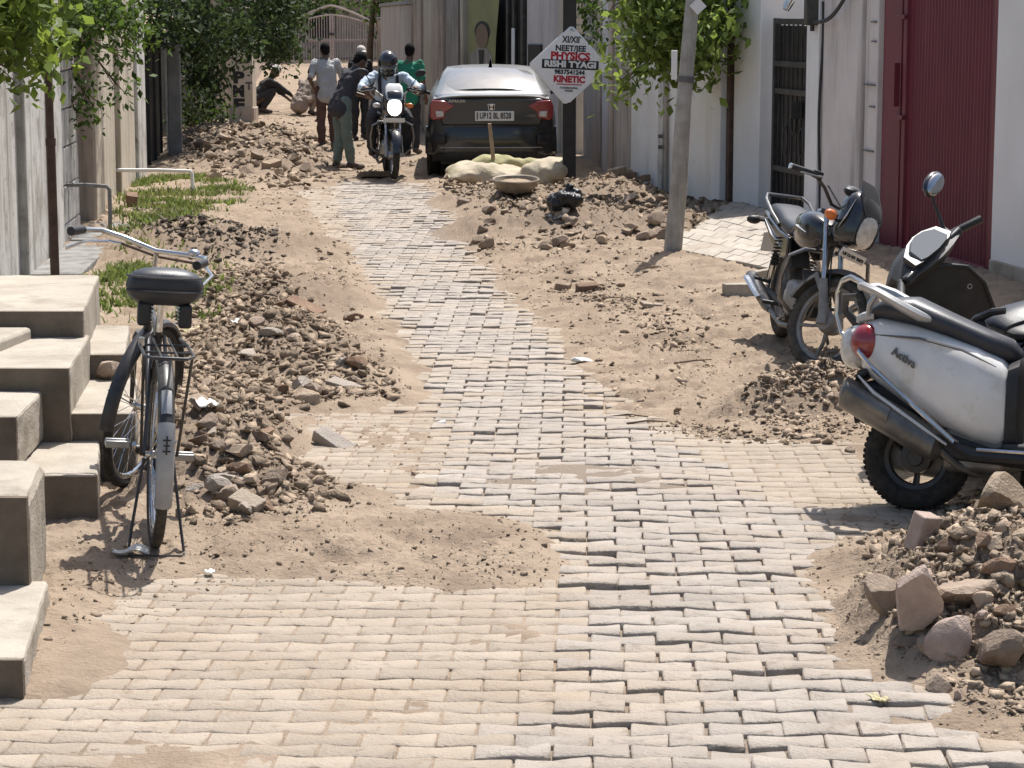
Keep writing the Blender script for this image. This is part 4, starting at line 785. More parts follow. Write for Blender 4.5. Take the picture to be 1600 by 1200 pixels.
tree('weed', 'leafy green weeds at the foot of the shrubs by the painted pillar', tuple(G(325, 205)), [tuple(G(325, 205)), tuple(AT(325, 190, 42)), tuple(AT(326, 175, 42))], [blob(322, 185, 40.5, 26, 16, .5, 300), blob(345, 172, 42.5, 14, 16, .4, 160), blob(300, 188, 39, 16, 12, .4, 140)], .12, 'leaf_mid', 45, cat='weed', droop=-.3)
TR_R = [.05]
tree('climber', 'sunlit bright green creeper hanging over the white boundary wall', (2.55, 24.9, 0), [(2.55, 24.9, 0), (2.5, 24.9, 1.5), (2.35, 24.8, 2.4)],
    [blob(1025, 20, 24.2, 48, 38, .45, 560), blob(1078, 30, 23.9, 52, 44, .4, 620), blob(1020, 70, 24.4, 38, 34, .3, 360), blob(1062, 85, 24.2, 36, 26, .25, 240), blob(1098, 75, 23.6, 22, 30, .2, 200), blob(982, 80, 24.6, 16, 16, .15, 56), blob(990, 112, 24.6, 20, 12, .15, 70), blob(968, 132, 24.7, 9, 7, .1, 28), blob(1035, 112, 24.4, 24, 10, .12, 84), blob(1088, 110, 24.0, 18, 10, .12, 56), blob(1060, -60, 24.3, 110, 60, .8, 1700), blob(1112, 5, 23.5, 24, 30, .3, 220), blob(1115, 55, 23.3, 12, 34, .15, 120)], .125, 'leaf_lime', 46, cat='creeper')
TR_R = [.025]
tree('climber', 'thin dark vine hanging on the wall right of the sign post top', (1.75, 28.6, 0), [(1.75, 28.6, 0), (1.6, 28.6, 1.6), (1.5, 28.5, 2.6)], [blob(925, -10, 28.2, 26, 22, .2, 200), blob(922, 25, 28.2, 11, 24, .1, 120), blob(926, 55, 28.2, 8, 20, .1, 60)], .09, 'leaf_mid', 47, cat='creeper')
TR_R = [.12]
tree('far_tree', 'dusty green tree beyond the far gate right of the thin pole', (-4.0, 66, 0), [(-4.0, 66, 0), (-3.9, 66, 1.4), (-3.8, 66, 2.6)], [blob(610, 5, 66, 36, 22, 1.2, 700), blob(640, 10, 64, 30, 22, 1.0, 600), blob(620, -50, 66, 70, 40, 2, 1800), blob(590, 40, 68, 12, 16, .5, 120)], .16, 'leaf_mid', 48, droop=.2)
tree('far_tree', 'dark tree standing behind the far gate at left', (-9.4, 104, 0), [(-9.4, 104, 0), (-9.3, 104, 2), (-9.2, 104, 3.2)], [blob(470, 5, 104, 50, 30, 2, 900), blob(520, -10, 106, 70, 26, 2, 900), blob(440, 40, 103, 22, 30, 1, 400), blob(490, -60, 104, 120, 50, 3, 2200)], .24, 'leaf_mid', 49, droop=.2)
def grass(label, poly, n, h, seed, m='grass'):
    pts = world_poly(poly); q = np.random.default_rng(seed); lo, hi = pts.min(0), pts.max(0); C = np.zeros((0, 2))
    while len(C) < n:
        p = q.uniform(lo, hi, (n * 2, 2)); d = sdf(pts, p[:, 0], p[:, 1]); w = smooth(.2, -.3, d) * np.clip(4.5 * (fbm(p[:, 0] * 2.2, p[:, 1] * 1.6, 3, seed) - .40), 0.02, 1); C = np.concatenate([C, p[q.random(len(p)) < w]])
    C = C[:n]; z = gz(C[:, 0], C[:, 1]) - .01; hh = h * q.uniform(.4, 1.2, n); a = q.uniform(0, 6.3, n); w = .006 + .008 * q.random(n); ln = q.normal(0, .5, (n, 2)) * hh[:, None]
    b = np.c_[C, z]; d = np.c_[np.cos(a) * w, np.sin(a) * w, np.zeros(n)]; m1 = b + np.c_[ln * .35, hh * .6]; V = np.stack([b - d, b + d, m1 + d * .7, m1 - d * .7, b + np.c_[ln, hh]], 1)
    T = np.array([(0, 1, 2), (0, 2, 3), (3, 2, 4)])[None] + (np.arange(n) * 5)[:, None, None]
    tag(np_mesh('grass', V.reshape(-1, 3), T.reshape(-1, 3), m, None, {'rnd': np.repeat(q.random(n), 5)}), label, 'grass', kind='stuff')
grass('short green grass patch in front of the cream wall', [(185, 300), (215, 275), (330, 278), (385, 300), (370, 330), (300, 345), (190, 330)], 4600, .07, 61)
grass('rough grass strip between the steps and the left rubble', [(150, 430), (210, 400), (330, 400), (350, 470), (340, 510), (150, 520)], 2800, .075, 62)
grass('weedy grass over the dark heap by the drain', [(180, 335), (300, 335), (360, 385), (200, 400)], 1500, .08, 63)
# ------------------------------------------------------------------ vehicles (local frame: x right, y forward, z up, origin on the ground below the rear axle)
RX = Matrix.Rotation(math.pi / 2, 4, 'Y')        # turns a lathe about z into one about x
def wheel(t, c, Ro, tw, rim_r, S=None, spokes=5, tyre='tyre', rim='alloy', wire=False, disc=False, depth=.6):
    T = Matrix.Translation(c) @ RX; T = (S @ T) if S else T; rs = tw; mb = MB()
    prof = [(rim_r, -rs * .62), (rim_r + .012, -rs * .9), ((Ro + rim_r) / 2, -rs), (Ro - rs * .42, -rs * .86), (Ro - rs * .12, -rs * .5), (Ro, 0), (Ro - rs * .12, rs * .5), (Ro - rs * .42, rs * .86), ((Ro + rim_r) / 2, rs), (rim_r + .012, rs * .9), (rim_r, rs * .62)]
    mb.lathe(prof, 40, T)
    n = 56                                        # tread lugs
    for i in range(n):
        a = 2 * math.pi * i / n; rr = Ro - rs * .06
        for sgn in (-1, 1):
            Q = T @ Matrix.Rotation(a + sgn * .03, 4, 'Z') @ Matrix.Translation((rr, 0, sgn * rs * .33)); mb.box((0, 0, 0), (rs * .16, .55 * 2 * math.pi * Ro / n, rs * .42), Q, rot=(sgn * .3, 0, 0))
    w = mb.build('wheel', tyre, t, sharp=50); mb = MB(); w_ = rs * .62
    mb.lathe([(rim_r + .003, -w_), (rim_r + .003, -w_ * .8), (rim_r - .018, -w_ * .6), (rim_r - .024, 0), (rim_r - .018, w_ * .6), (rim_r + .003, w_ * .8), (rim_r + .003, w_)], 40, T)
    if wire:
        for i in range(32):
            a = 2 * math.pi * i / 32; s = 1 if i % 2 else -1; a2 = a + (.5 if (i // 2) % 2 else -.5)
            mb.tube([T @ Vector((rim_r * math.cos(a), rim_r * math.sin(a), 0)), T @ Vector((.022 * math.cos(a2), .022 * math.sin(a2), s * .028))], .0016, 4)
        mb.build('rim', rim, w); MB().lathe([(.001, -.05), (.012, -.05), (.013, -.034), (.028, -.03), (.028, -.024), (.016, -.02), (.016, .02), (.028, .024), (.028, .03), (.013, .034), (.012, .05), (.001, .05)], 16, T).build('hub', 'chrome', w)
    else:
        for i in range(spokes):
            a = 2 * math.pi * i / spokes; c_, s_ = math.cos(a), math.sin(a)
            mb.tube([T @ Vector((.04 * c_, .04 * s_, 0)), T @ Vector((rim_r * .55 * math.cos(a + .06), rim_r * .55 * math.sin(a + .06), 0)), T @ Vector(((rim_r - .01) * c_, (rim_r - .01) * s_, 0))], [.024, .017, .02], 8, flat=.6)
        mb.build('rim', rim, w); MB().lathe([(.001, -.06), (.03, -.06), (.034, -.045), (.062, -.04), (.066, -.02), (.066, .02), (.062, .04), (.034, .045), (.03, .06), (.001, .06)], 20, T).build('hub', rim, w)
    return w
def fender(c, Rr, w, a0, a1, S=None, drop=.03, n=18, thick=.004, taper=1.):
    mb = MB(); rings = []
    for i in range(n + 1):
        k = i / n; a = R(a0 + (a1 - a0) * k); ww = w * (1 - (1 - taper) * abs(2 * k - 1) ** 2); ring = []
        cs = [(-1, -drop), (-.8, -drop * .25), (-.4, 0), (0, .004), (.4, 0), (.8, -drop * .25), (1, -drop)]
        for x, d in cs + [(x * .93, d - thick) for x, d in cs[::-1]]: ring.append(Vector((x * ww / 2, c[1] + (Rr + d) * math.cos(a), c[2] + (Rr + d) * math.sin(a))))
        rings.append(ring)
    mb.loft(rings); return mb.xf(S) if S else mb
def sect(y, w, z0, z1, n=16, p=.55, x0=0.):       # superellipse cross-section ring in the xz plane
    zc, h = (z0 + z1) / 2, (z1 - z0) / 2; sg = lambda q: math.copysign(abs(q) ** p, q)
    return [Vector((x0 + w * sg(math.cos(2 * math.pi * k / n)), y, zc + h * sg(math.sin(2 * math.pi * k / n)))) for k in range(n)]
def L_(mb, S): return mb.xf(S) if S else mb

def motorcycle(name, label, loc, yaw, lean, steer, ridden=False, plate='', dusty=False, scale=1., nose=0.):
    t = empty(name, loc, (nose, lean, yaw), label, 'motorcycle', scale=scale); B = lambda mb, nm, m, par=None, **k: mb.build(nm, m, par or t, **k)
    ax = Vector((0, -.42, .907)); S = rotM((0, 1.0, .84), ax, steer); fa = (0, 1.25, .30); PL_ = 'dusty_plastic' if dusty else 'black_plastic'; TY = 'tyre_dusty' if dusty else 'tyre'; AL = 'alloy_dusty' if dusty else 'alloy'
    wheel(t, (0, 0, .30), .30, .048, .225, None, 5, TY, AL); wheel(t, fa, .30, .042, .23, S, 5, TY, AL)
    for x in (-.09, .09):
        top = Vector((x, 1.25 - .463 * .62, .92)); f = B(L_(MB().tube([(x, 1.25, .28), (x, 1.235, .34), (x, 1.25 - .463 * .24, .54)], [.034, .03, .026], 12), S), 'fork_leg', AL); B(L_(MB().tube([(x, 1.25 - .463 * .24, .54), top], .0165, 10), S), 'fork_tube', 'chrome', f)
    B(L_(MB().lathe([(.001, -.075), (.05, -.075), (.06, -.05), (.06, .05), (.05, .075), (.001, .075)], 18, Matrix.Translation(fa) @ RX), S), 'brake_drum', AL)
    B(fender(fa, .345, .13, 8, 168, S, .035), 'front_mudguard', PL_ if not ridden else 'black_gloss'); 
    for x in (-.075, .075): B(L_(MB().beam((x, 1.2, .42), (x * .95, 1.05, .56), .012, .03), S), 'mudguard_stay', AL)
    B(L_(MB().beam((-.1, 1.0, .78), (.1, 1.0, .78), .05, .04), S), 'fork_yoke', PL_); B(L_(MB().beam((-.1, .945, .93), (.1, .945, .93), .05, .03), S), 'fork_crown', PL_)
    # headlamp cowl
    cw = MB().loft([sect(1.02, .06, .80, 1.04), sect(1.06, .115, .78, 1.10), sect(1.13, .14, .77, 1.13), sect(1.19, .135, .78, 1.09), sect(1.235, .112, .80, 1.02)]); cowl = B(L_(cw, S), 'headlamp_cowl', 'black_gloss', sharp=60)
    B(L_(MB().ell((0, 1.213, .90), (.10, .045, .11), 16, 9, p=.8), S), 'headlamp_lens', 'headlamp_lit' if ridden else 'lens_clear', cowl)
    B(L_(MB().loft([sect(1.24, .10, .985, 1.0), sect(1.19, .115, 1.06, 1.075), sect(1.13, .105, 1.15, 1.16), sect(1.10, .07, 1.185, 1.19)]), S), 'visor', 'silver_paint' if ridden else 'black_gloss', cowl)
    for x in (-1, 1): B(L_(MB().tube([(x * .141, 1.12, .86), (x * .146, 1.15, .95), (x * .135, 1.16, 1.06)], [.004, .012, .003], 6, flat=.4), S), 'cowl_stripe', 'silver_paint', cowl)
    inst = B(L_(MB().ell((0, 1.03, 1.10), (.10, .05, .035), 14, 7), S), 'instrument_pod', 'black_plastic'); B(L_(MB().ell((0, 1.02, 1.115), (.08, .035, .026), 14, 7), S), 'dial', 'lens_dash', inst)
    # handlebar
    B(L_(MB().tube([(-.36, .80, 1.10), (-.24, .87, 1.115), (-.17, .93, 1.06), (-.07, .955, .985), (.07, .955, .985), (.17, .93, 1.06), (.24, .87, 1.115), (.36, .80, 1.10)], .0115, 8), S), 'handlebar', 'black_worn' if not ridden else 'alloy')
    for x in (-1, 1):
        g = B(L_(MB().tube([(x * .25, .865, 1.115), (x * .375, .79, 1.098)], [.017, .019], 10), S), 'grip', 'black_plastic'); B(L_(MB().tube([(x * .376, .789, 1.098), (x * .385, .784, 1.097)], .019, 10), S), 'bar_end', 'chrome', g)
        B(L_(MB().tube([(x * .22, .92, 1.11), (x * .27, .925, 1.10), (x * .36, .86, 1.085)], [.009, .007, .006], 6), S), 'lever', 'alloy'); B(L_(MB().box((x * .225, .885, 1.115), (.06, .05, .05), rot=(0, 0, x * -.5)), S), 'switch_pod', 'black_plastic', bevel=.008)
        B(L_(MB().tube([(x * .12, 1.08, .90), (x * .17, 1.08, .91)], .01, 6), S), 'indicator_stalk', 'black_plastic'); B(L_(MB().ell((x * .21, 1.085, .915), (.052, .032, .034)), S), 'indicator', 'lens_amber' if not (ridden and x > 0) else 'lens_clear')
        if ridden:
            B(L_(MB().tube([(x * .23, .89, 1.12), (x * .30, .93, 1.24), (x * .34, .92, 1.30)], .006, 6), S), 'mirror_stalk', 'black_plastic'); m_ = B(L_(MB().ell((x * .36, .92, 1.32), (.07, .02, .045), M=Matrix.Rotation(x * -.25, 4, 'Y')), S), 'mirror', 'black_plastic')
    B(L_(MB().tube([(.17, .95, 1.08), (.12, 1.12, .95), (.06, 1.1, .7), (.07, 1.22, .42)], .006, 5), S), 'brake_cable', 'cable'); B(L_(MB().tube([(-.17, .95, 1.08), (-.15, 1.1, .92), (-.03, .98, .72)], .006, 5), S), 'clutch_cable', 'cable')
    if plate is not None:
        pl = B(L_(MB().box((0, 1.205, .735), (.27, .006, .058), rot=(-.25, 0, 0)), S), 'front_number_plate', 'plate_white', bevel=.004)
        if plate: text(plate, .045, S @ Matrix.Translation((0, 1.2105, .735)) @ Euler((-.25, 0, math.pi)).to_matrix().to_4x4() @ FACE_BACK, 'ink_black', pl, bold=.0012, width=.23)
    # tank, seat, tail
    tk = B(MB().loft([sect(.36, .08, .70, .80), sect(.42, .105, .68, .85), sect(.55, .145, .67, .90), sect(.70, .155, .67, .925), sect(.82, .13, .69, .92), sect(.92, .07, .73, .87)]), 'fuel_tank', 'black_gloss', sharp=60); B(MB().lathe([(.001, .02), (.035, .02), (.04, .01), (.04, 0)], 16, Matrix.Translation((0, .66, .915))), 'filler_cap', 'chrome', tk)
    for x in (-1, 1): B(MB().tube([(x * .146, .5, .76), (x * .157, .68, .82), (x * .135, .84, .80)], [.003, .016, .003], 6, flat=.35), 'tank_stripe', 'silver_paint', tk)
    B(MB().loft([sect(-.42, .085, .775, .83), sect(-.34, .115, .75, .845), sect(-.1, .125, .735, .84), sect(.08, .118, .71, .80), sect(.25, .105, .69, .785), sect(.40, .075, .70, .80)]), 'seat', 'seat_vinyl', sharp=60)
    for x in (-1, 1): B(MB().prism([(-.42, .70), (-.1, .60), (.2, .54), (.36, .58), (.36, .70), (.05, .715), (-.25, .75), (-.44, .78)], x * .098, x * .128), 'side_panel', 'black_gloss', bevel=.01); B(MB().tube([(x * .131, -.40, .735), (x * .133, -.1, .665), (x * .133, .2, .62)], [.003, .013, .004], 6, flat=.35), 'panel_stripe', 'silver_paint')
    B(MB().tube([(-.12, .02, .74), (-.15, -.12, .80), (-.15, -.34, .86), (-.12, -.46, .885), (.12, -.46, .885), (.15, -.34, .86), (.15, -.12, .80), (.12, .02, .74)], .013, 8), 'grab_rail', 'chrome_dull')
    tl = B(MB().loft([sect(-.40, .10, .68, .79), sect(-.52, .075, .69, .79), sect(-.58, .05, .70, .78)]), 'tail_cowl', 'black_gloss'); B(MB().ell((0, -.575, .74), (.06, .03, .035)), 'tail_lamp', 'lens_red', tl)
    B(fender((0, 0, .30), .36, .15, 35, 178, None, .04), 'rear_mudguard', PL_); B(MB().box((0, -.50, .56), (.2, .006, .14), rot=(-.3, 0, 0)), 'rear_number_plate', 'plate_white')
    for x in (-1, 1): B(MB().tube([(x * .07, -.5, .70), (x * .15, -.5, .70)], .009, 6), 'indicator_stalk', 'black_plastic'); B(MB().ell((x * .18, -.5, .70), (.05, .03, .03)), 'indicator', 'lens_amber' if not dusty else 'black_plastic')
    # frame and engine
    B(MB().tube([(0, .98, .86), (0, .93, .62), (0, .86, .34)], .022, 8), 'down_tube', PL_); B(MB().tube([(0, .97, .82), (0, .5, .70), (0, .0, .72), (0, -.4, .76)], .024, 8), 'backbone', PL_)
    for x in (-.13, .13):
        B(MB().tube([(x, .5, .28), (x, .0, .30)], .022, 8), 'swing_arm', PL_); sh_ = B(MB().tube([(x, .02, .33), (x, .07, .48)], .02, 10), 'shock_absorber', 'chrome'); B(MB().tube([Vector((x, .07 + .05 * k / 60, .48 + .2 * k / 60)) + Vector((.024 * math.cos(k * .9), .024 * math.sin(k * .9), 0)) for k in range(61)], .006, 5), 'spring', 'black_plastic', sh_)
    en = B(MB().box((0, .60, .34), (.24, .34, .22)), 'crankcase', AL, bevel=.04); 
    for k in range(7): B(MB().box((0, .76 + .022 * k, .50 - .028 * k + .0), (.17, .16, .008), rot=(-.6, 0, 0)), 'cooling_fin', PL_, en)
    B(MB().box((0, .84, .43), (.11, .22, .12), rot=(-.6, 0, 0)), 'cylinder', AL, en, bevel=.02)
    for x in (-1, 1): B(MB().lathe([(.001, x * .145), (.07, x * .14), (.1, x * .12), (.1, x * .1)], 20, Matrix.Translation((0, .58, .33)) @ RX), 'engine_cover', AL, en)
    B(MB().tube([(.03, .92, .40), (.08, .97, .30), (.13, .86, .20), (.15, .6, .17), (.16, .3, .21)], .019, 8), 'exhaust_header', 'exhaust'); mf = B(MB().tube([(.16, .30, .21), (.165, .22, .235), (.18, -.30, .33), (.182, -.36, .34)], [.022, .046, .05, .03], 12), 'muffler', 'exhaust'); B(MB().tube([(.205, .15, .262), (.222, -.25, .335)], .03, 8, flat=.6), 'heat_shield', 'chrome', mf)
    for x in (-1, 1):
        B(MB().tube([(x * .04, .95, .70), (x * .16, .985, .71), (x * .25, .98, .66), (x * .275, .95, .52), (x * .26, .92, .38), (x * .15, .86, .28), (x * .04, .84, .27)], .0135, 8), 'crash_guard', 'chrome_dull'); B(MB().tube([(x * .1, .42, .27), (x * .25, .42, .28)], .014, 8), 'foot_peg', 'black_plastic'); B(MB().tube([(x * .13, .06, .36), (x * .24, .05, .38)], .012, 8), 'pillion_peg', 'black_plastic')
    B(MB().prism([(-.06, .26), (.3, .24), (.5, .27), (.5, .40), (.3, .41), (-.06, .37)], -.105, -.08), 'chain_case', PL_, bevel=.01)
    B(MB().tube([(-.1, .45, .25), (-.2, .40, .12), (-.24, .38, .02)] if not ridden else [(-.1, .45, .25), (-.13, .25, .2), (-.14, .1, .2)], .011, 6), 'side_stand', PL_); B(MB().tube([(.12, .5, .24), (.15, .66, .22), (.2, .7, .22)], .008, 6), 'brake_pedal', 'chrome')
    return t
pf = G(1292, 586, .05); yw = R(186); fx = Vector((-math.sin(yw), math.cos(yw), 0)); base = pf - fx * 1.25
pb_ = Vector((base.x, base.y, .105))
motorcycle('motorcycle', 'dusty black motorcycle on its side stand with wheel turned before the maroon gate', pb_ + Vector((0, 0, .0)), yw, R(-7), R(42), False, 'UP15 BV 9099', True, nose=R(-2.5), scale=.94)
pf = on(616, 284); yw = R(187); fx = Vector((-math.sin(yw), math.cos(yw), 0)); base = pf - fx * 1.25; RB = Vector((base.x, base.y, max(gz1(base.x, base.y), pf.z))); RYAW = yw
motorcycle('motorcycle', 'black motorcycle with lit headlamp ridden towards the camera by the helmeted rider', RB, yw, 0., R(3), True, '')

REAR = {'wheel', 'fork', 'front_mudguard', 'floorboard', 'leg_shield', 'front_apron'}
def scooter(name, label, loc, yaw, lean, steer, paint, trim, badge=None, guard=True):
    t = empty(name, loc, (0, lean, yaw), label, 'scooter', scale=1.06 if badge else 1.0); B = lambda mb, nm, m, par=None, **k: mb.build(nm, m, par or t, **k)
    ax = Vector((0, -.45, .893)); S = rotM((0, 1.02, .70), ax, steer); fa = (0, 1.24, .215)
    wheel(t, (0, 0, .215), .215, .05, .13, None, 3, 'tyre', 'black_worn'); wheel(t, fa, .215, .046, .13, S, 3, 'tyre', 'black_worn')
    # rear bodywork: white side shells over a dark core
    st = [(-.44, .06, .60, .72), (-.40, .12, .555, .765), (-.30, .165, .50, .785), (-.10, .185, .41, .765), (.10, .195, .335, .725), (.28, .195, .285, .685), (.42, .185, .265, .635), (.47, .16, .28, .60)]
    bd = B(MB().loft([sect(y, w, a, b, 20, .62) for y, w, a, b in st]), 'body_shell', paint, sharp=60)
    B(MB().prism([(-.30, .47), (.1, .34), (.40, .28), (.49, .30), (.49, .20), (.1, .22), (-.2, .36)], -.15, .15), 'under_cowl', 'black_plastic', bevel=.02); B(MB().loft([sect(.46, .17, .24, .62), sect(.50, .15, .24, .64), sect(.52, .10, .26, .62)]), 'front_panel', 'black_plastic')
    for s in (-1, 1):
        B(MB().tube([(s * .165, -.41, .64), (s * .198, -.33, .585), (s * .21, .0, .40), (s * .21, .18, .30), (s * .185, .20, .29)], .0125, 8), 'side_guard', 'chrome')
        B(MB().tube([(s * .178, -.40, .54), (s * .194, -.3, .475), (s * .20, .0, .345), (s * .2, .14, .285)], [.008, .018, .018, .01], 6, flat=.5), 'lower_trim', paint, bd)
        B(MB().tube([(s * .155, -.34, .707), (s * .185, -.05, .70), (s * .19, .2, .662), (s * .175, .4, .60)], [.002, .006, .006, .002], 5), 'seam', 'ink_grey', bd)
    B(MB().loft([sect(-.36, .115, .77, .82, p=.7), sect(-.28, .15, .765, .86, p=.7), sect(-.1, .155, .74, .865, p=.7), sect(.12, .145, .70, .80, p=.7), sect(.32, .125, .64, .745, p=.7), sect(.46, .09, .61, .71, p=.7), sect(.50, .05, .61, .66, p=.7)]), 'seat', 'seat_vinyl', sharp=60)
    for s in (-1, 1):
        B(MB().tube([(s * .135, .0, .775), (s * .178, -.06, .79), (s * .2, -.16, .825), (s * .2, -.30, .875), (s * .16, -.40, .90), (s * .11, -.43, .895)], [.018, .030, .029, .027, .023, .02], 8, flat=.75), 'grab_rail', trim)
        B(MB().tube([(s * .2, -.30, .875), (s * .195, -.345, .83), (s * .16, -.36, .79)], [.018, .022, .02], 8, flat=.7), 'grab_rail_foot', trim)
    B(MB().loft([sect(-.34, .12, .76, .81), sect(-.42, .10, .75, .795), sect(-.46, .06, .75, .78)]), 'tail_cap', trim)
    tl = B(MB().ell((0, -.45, .65), (.13, .105, .09), 18, 9, p=.8), 'tail_lamp', 'lens_clear' if badge else 'black_gloss')
    for s in (-1, 1): B(MB().ell((s * .112, -.375, .675), (.06, .10, .075), 14, 9), 'brake_lens', 'lens_red' if badge else 'black_gloss', tl)
    B(MB().loft([sect(-.36, .12, .54, .58), sect(-.43, .11, .50, .56), sect(-.46, .09, .42, .48), sect(-.44, .07, .34, .38)]), 'rear_mudguard', 'black_plastic')
    if guard:
        B(MB().tube([(-.10, -.48, .66), (-.14, -.60, .70), (-.15, -.64, .78), (-.14, -.64, .87), (-.10, -.60, .92), (.0, -.52, .935), (.06, -.43, .91)], .012, 8), 'rear_guard', 'chrome'); B(MB().tube([(-.12, -.50, .74), (-.12, -.58, .80), (-.06, -.56, .85), (.03, -.46, .855)], .014, 8, flat=1.6), 'guard_pad', 'black_plastic')
    # engine, exhaust
    B(MB().loft([sect(-.12, .05, .15, .28, x0=-.10), sect(.05, .06, .13, .31, x0=-.10), sect(.35, .06, .15, .33, x0=-.10), sect(.45, .04, .2, .3, x0=-.10)]), 'transmission_case', 'alloy_dusty', sharp=60); B(MB().box((.06, .25, .27), (.16, .26, .2)), 'engine', 'exhaust', bevel=.03)
    mf = B(MB().tube([(.155, -.50, .475), (.155, -.485, .47), (.155, -.1, .335), (.155, .06, .275), (.15, .10, .255)], [.045, .068, .072, .068, .03], 16), 'muffler', 'exhaust'); B(MB().tube([(.18, -.46, .485), (.185, -.20, .385)], [.055, .055], 12, flat=.8), 'heat_shield', 'exhaust', mf); B(MB().tube([(.15, .10, .255), (.14, .2, .2), (.1, .3, .17), (.06, .34, .22)], .018, 8), 'exhaust_pipe', 'exhaust')
    B(MB().tube([(-.12, -.05, .22), (-.11, .02, .5)], .024, 10), 'shock_absorber', 'black_plastic'); B(MB().box((0, -.02, .45), (.2, .4, .14)), 'inner_fender', 'black_plastic', bevel=.03)
    # floorboard, leg shield, front
    fl = B(MB().box((0, .68, .275), (.36, .46, .05)), 'floorboard', 'black_plastic', bevel=.015); 
    for s in (-1, 1): B(MB().tube([(s * .17, .16, .29), (s * .21, .3, .25), (s * .2, .6, .245), (s * .19, .9, .26)], [.02, .035, .035, .02], 8, flat=.8), 'floor_trim', 'black_plastic', fl); B(MB().tube([(s * .235, .32, .275), (s * .228, .6, .272), (s * .21, .86, .285)], .007, 6), 'foot_strip', 'chrome', fl)
    outl = [(.14, .30), (.21, .40), (.26, .55), (.26, .66), (.23, .80), (.16, .90), (.06, .94)]; outl = [(x * (1 if badge else 1.06), z) for x, z in outl]; outl = outl + [(-x, z) for x, z in outl[::-1]]
    def shield(y0, k, dep): return [Vector((x * k, y0 - .40 * (z - .30) * .42 + .09 * (1 - (x / .24) ** 2) * dep, z)) for x, z in outl]
    ls = MB().loft([shield(.96, 1, 0), shield(.985, 1, 1.0)]); B(ls, 'leg_shield', 'black_plastic'); B(MB().loft([shield(.998, 1.0, 1.0), shield(1.06, .93, 1.2), shield(1.12, .5, 1.3)]), 'front_apron', paint, sharp=50)
    B(MB().tube([(x, .955 - .40 * (z - .30) * .42, z) for x, z in outl], .009, 6), 'shield_edge', trim); B(MB().lathe([(.001, .012), (.02, .012), (.03, .004), (.032, 0)], 16, Matrix.Translation((.07, .90, .76)) @ Matrix.Rotation(math.pi / 2, 4, 'X')), 'ignition_lock', 'alloy'); B(MB().lathe([(.008, .012), (.013, .012), (.016, 0)], 12, Matrix.Translation((.17, .885, .80)) @ Matrix.Rotation(math.pi / 2, 4, 'X')), 'hook', 'alloy')
    B(L_(fender(fa, .255, .13, 15, 165, None, .05), S), 'front_mudguard', paint); B(L_(MB().tube([(.07, 1.24, .215), (.075, 1.16, .36), (.03, 1.06, .6), (0, .93, .88)], .022, 8), S), 'fork', 'black_plastic'); B(L_(MB().tube([(-.07, 1.24, .215), (-.075, 1.16, .36), (-.03, 1.06, .6)], .022, 8), S), 'fork', 'black_plastic')
    # handlebar cowl with instruments
    hc = B(L_(MB().loft([[Vector((x, y, z)) for y, z in ((.83 + d, .965 - h), (.80 + d, .99), (.84 + d, 1.02 + h), (.92, 1.055 + h), (1.0 - d, 1.02 + h), (1.03 - d, .97), (1.0 - d, .93 - h * .5), (.9, .92 - h))] for x, d, h in ((-.24, .045, -.03), (-.19, .02, -.01), (-.1, 0, .012), (0, -.01, .02), (.1, 0, .012), (.19, .02, -.01), (.24, .045, -.03))]), S), 'handlebar_cowl', 'black_plastic', sharp=55)
    rimv = lambda k: [Vector((k * x, y, z)) for x, y, z in ((-.165, .838, 1.012), (-.12, .822, 1.008), (0, .812, 1.006), (.12, .822, 1.008), (.165, .838, 1.012), (.15, .895, 1.055), (.07, .92, 1.075), (0, .928, 1.08), (-.07, .92, 1.075), (-.15, .895, 1.055))]
    ip = B(L_(MB().loft([rimv(1.0), [p + Vector((0, -.012, .022)) for p in rimv(.96)]]), S), 'instrument_bezel', 'silver_paint' if badge else 'black_worn', hc); B(L_(MB().loft([[Vector((p.x * .78, p.y * .9 + .078, p.z)) + Vector((0, -.004, .020)) for p in rimv(.95)], [Vector((p.x * .76, p.y * .88 + .094, p.z)) + Vector((0, -.016, .028)) for p in rimv(.93)]]), S), 'instrument_glass', 'lens_dash', hc)
    for s in (-1, 1):
        B(L_(MB().tube([(s * .22, .90, .985), (s * .25, .87, .99), (s * .36, .80, .985)], [.02, .018, .019], 10), S), 'grip', 'black_plastic'); B(L_(MB().tube([(s * .22, .95, .975), (s * .28, .945, .97), (s * .37, .87, .965)], [.008, .007, .006], 6), S), 'brake_lever', 'alloy' if paint == 'white_paint' else 'black_plastic')
        if s < 0 and not badge: continue
        B(L_(MB().tube([(s * .2, .90, 1.02), (s * .225, .91, 1.09), (s * .25, .93, 1.15), (s * .27, .93, 1.19)], [.011, .008, .007, .006], 8), S), 'mirror_stalk', 'black_plastic')
        mr = B(L_(MB().ell((s * .30, .93, 1.225), (.082, .022, .05), 16, 9, M=Matrix.Rotation(s * -.15, 4, 'Y') @ Matrix.Rotation(-.15, 4, 'X')), S), 'mirror', 'black_gloss'); B(L_(MB().ell((s * .30, .915, 1.223), (.072, .012, .041), 16, 9, M=Matrix.Rotation(s * -.15, 4, 'Y') @ Matrix.Rotation(-.15, 4, 'X')), S), 'mirror_glass', 'mirror', mr)
    B(L_(MB().box((-.19, .85, .995), (.1, .04, .045)), S), 'switch_pod', trim, hc, bevel=.01); B(L_(MB().box((.19, .85, .995), (.1, .04, .045)), S), 'switch_pod', 'black_plastic', hc, bevel=.01)
    hl = B(L_(MB().ell((0, 1.0, .985), (.10, .03, .055), 16, 9), S), 'headlamp', 'lens_clear' if badge else 'black_gloss', hc)
    B(MB().tube([(-.06, .42, .24), (-.2, .40, .1), (-.26, .38, .015)], .011, 6), 'side_stand', 'black_plastic')
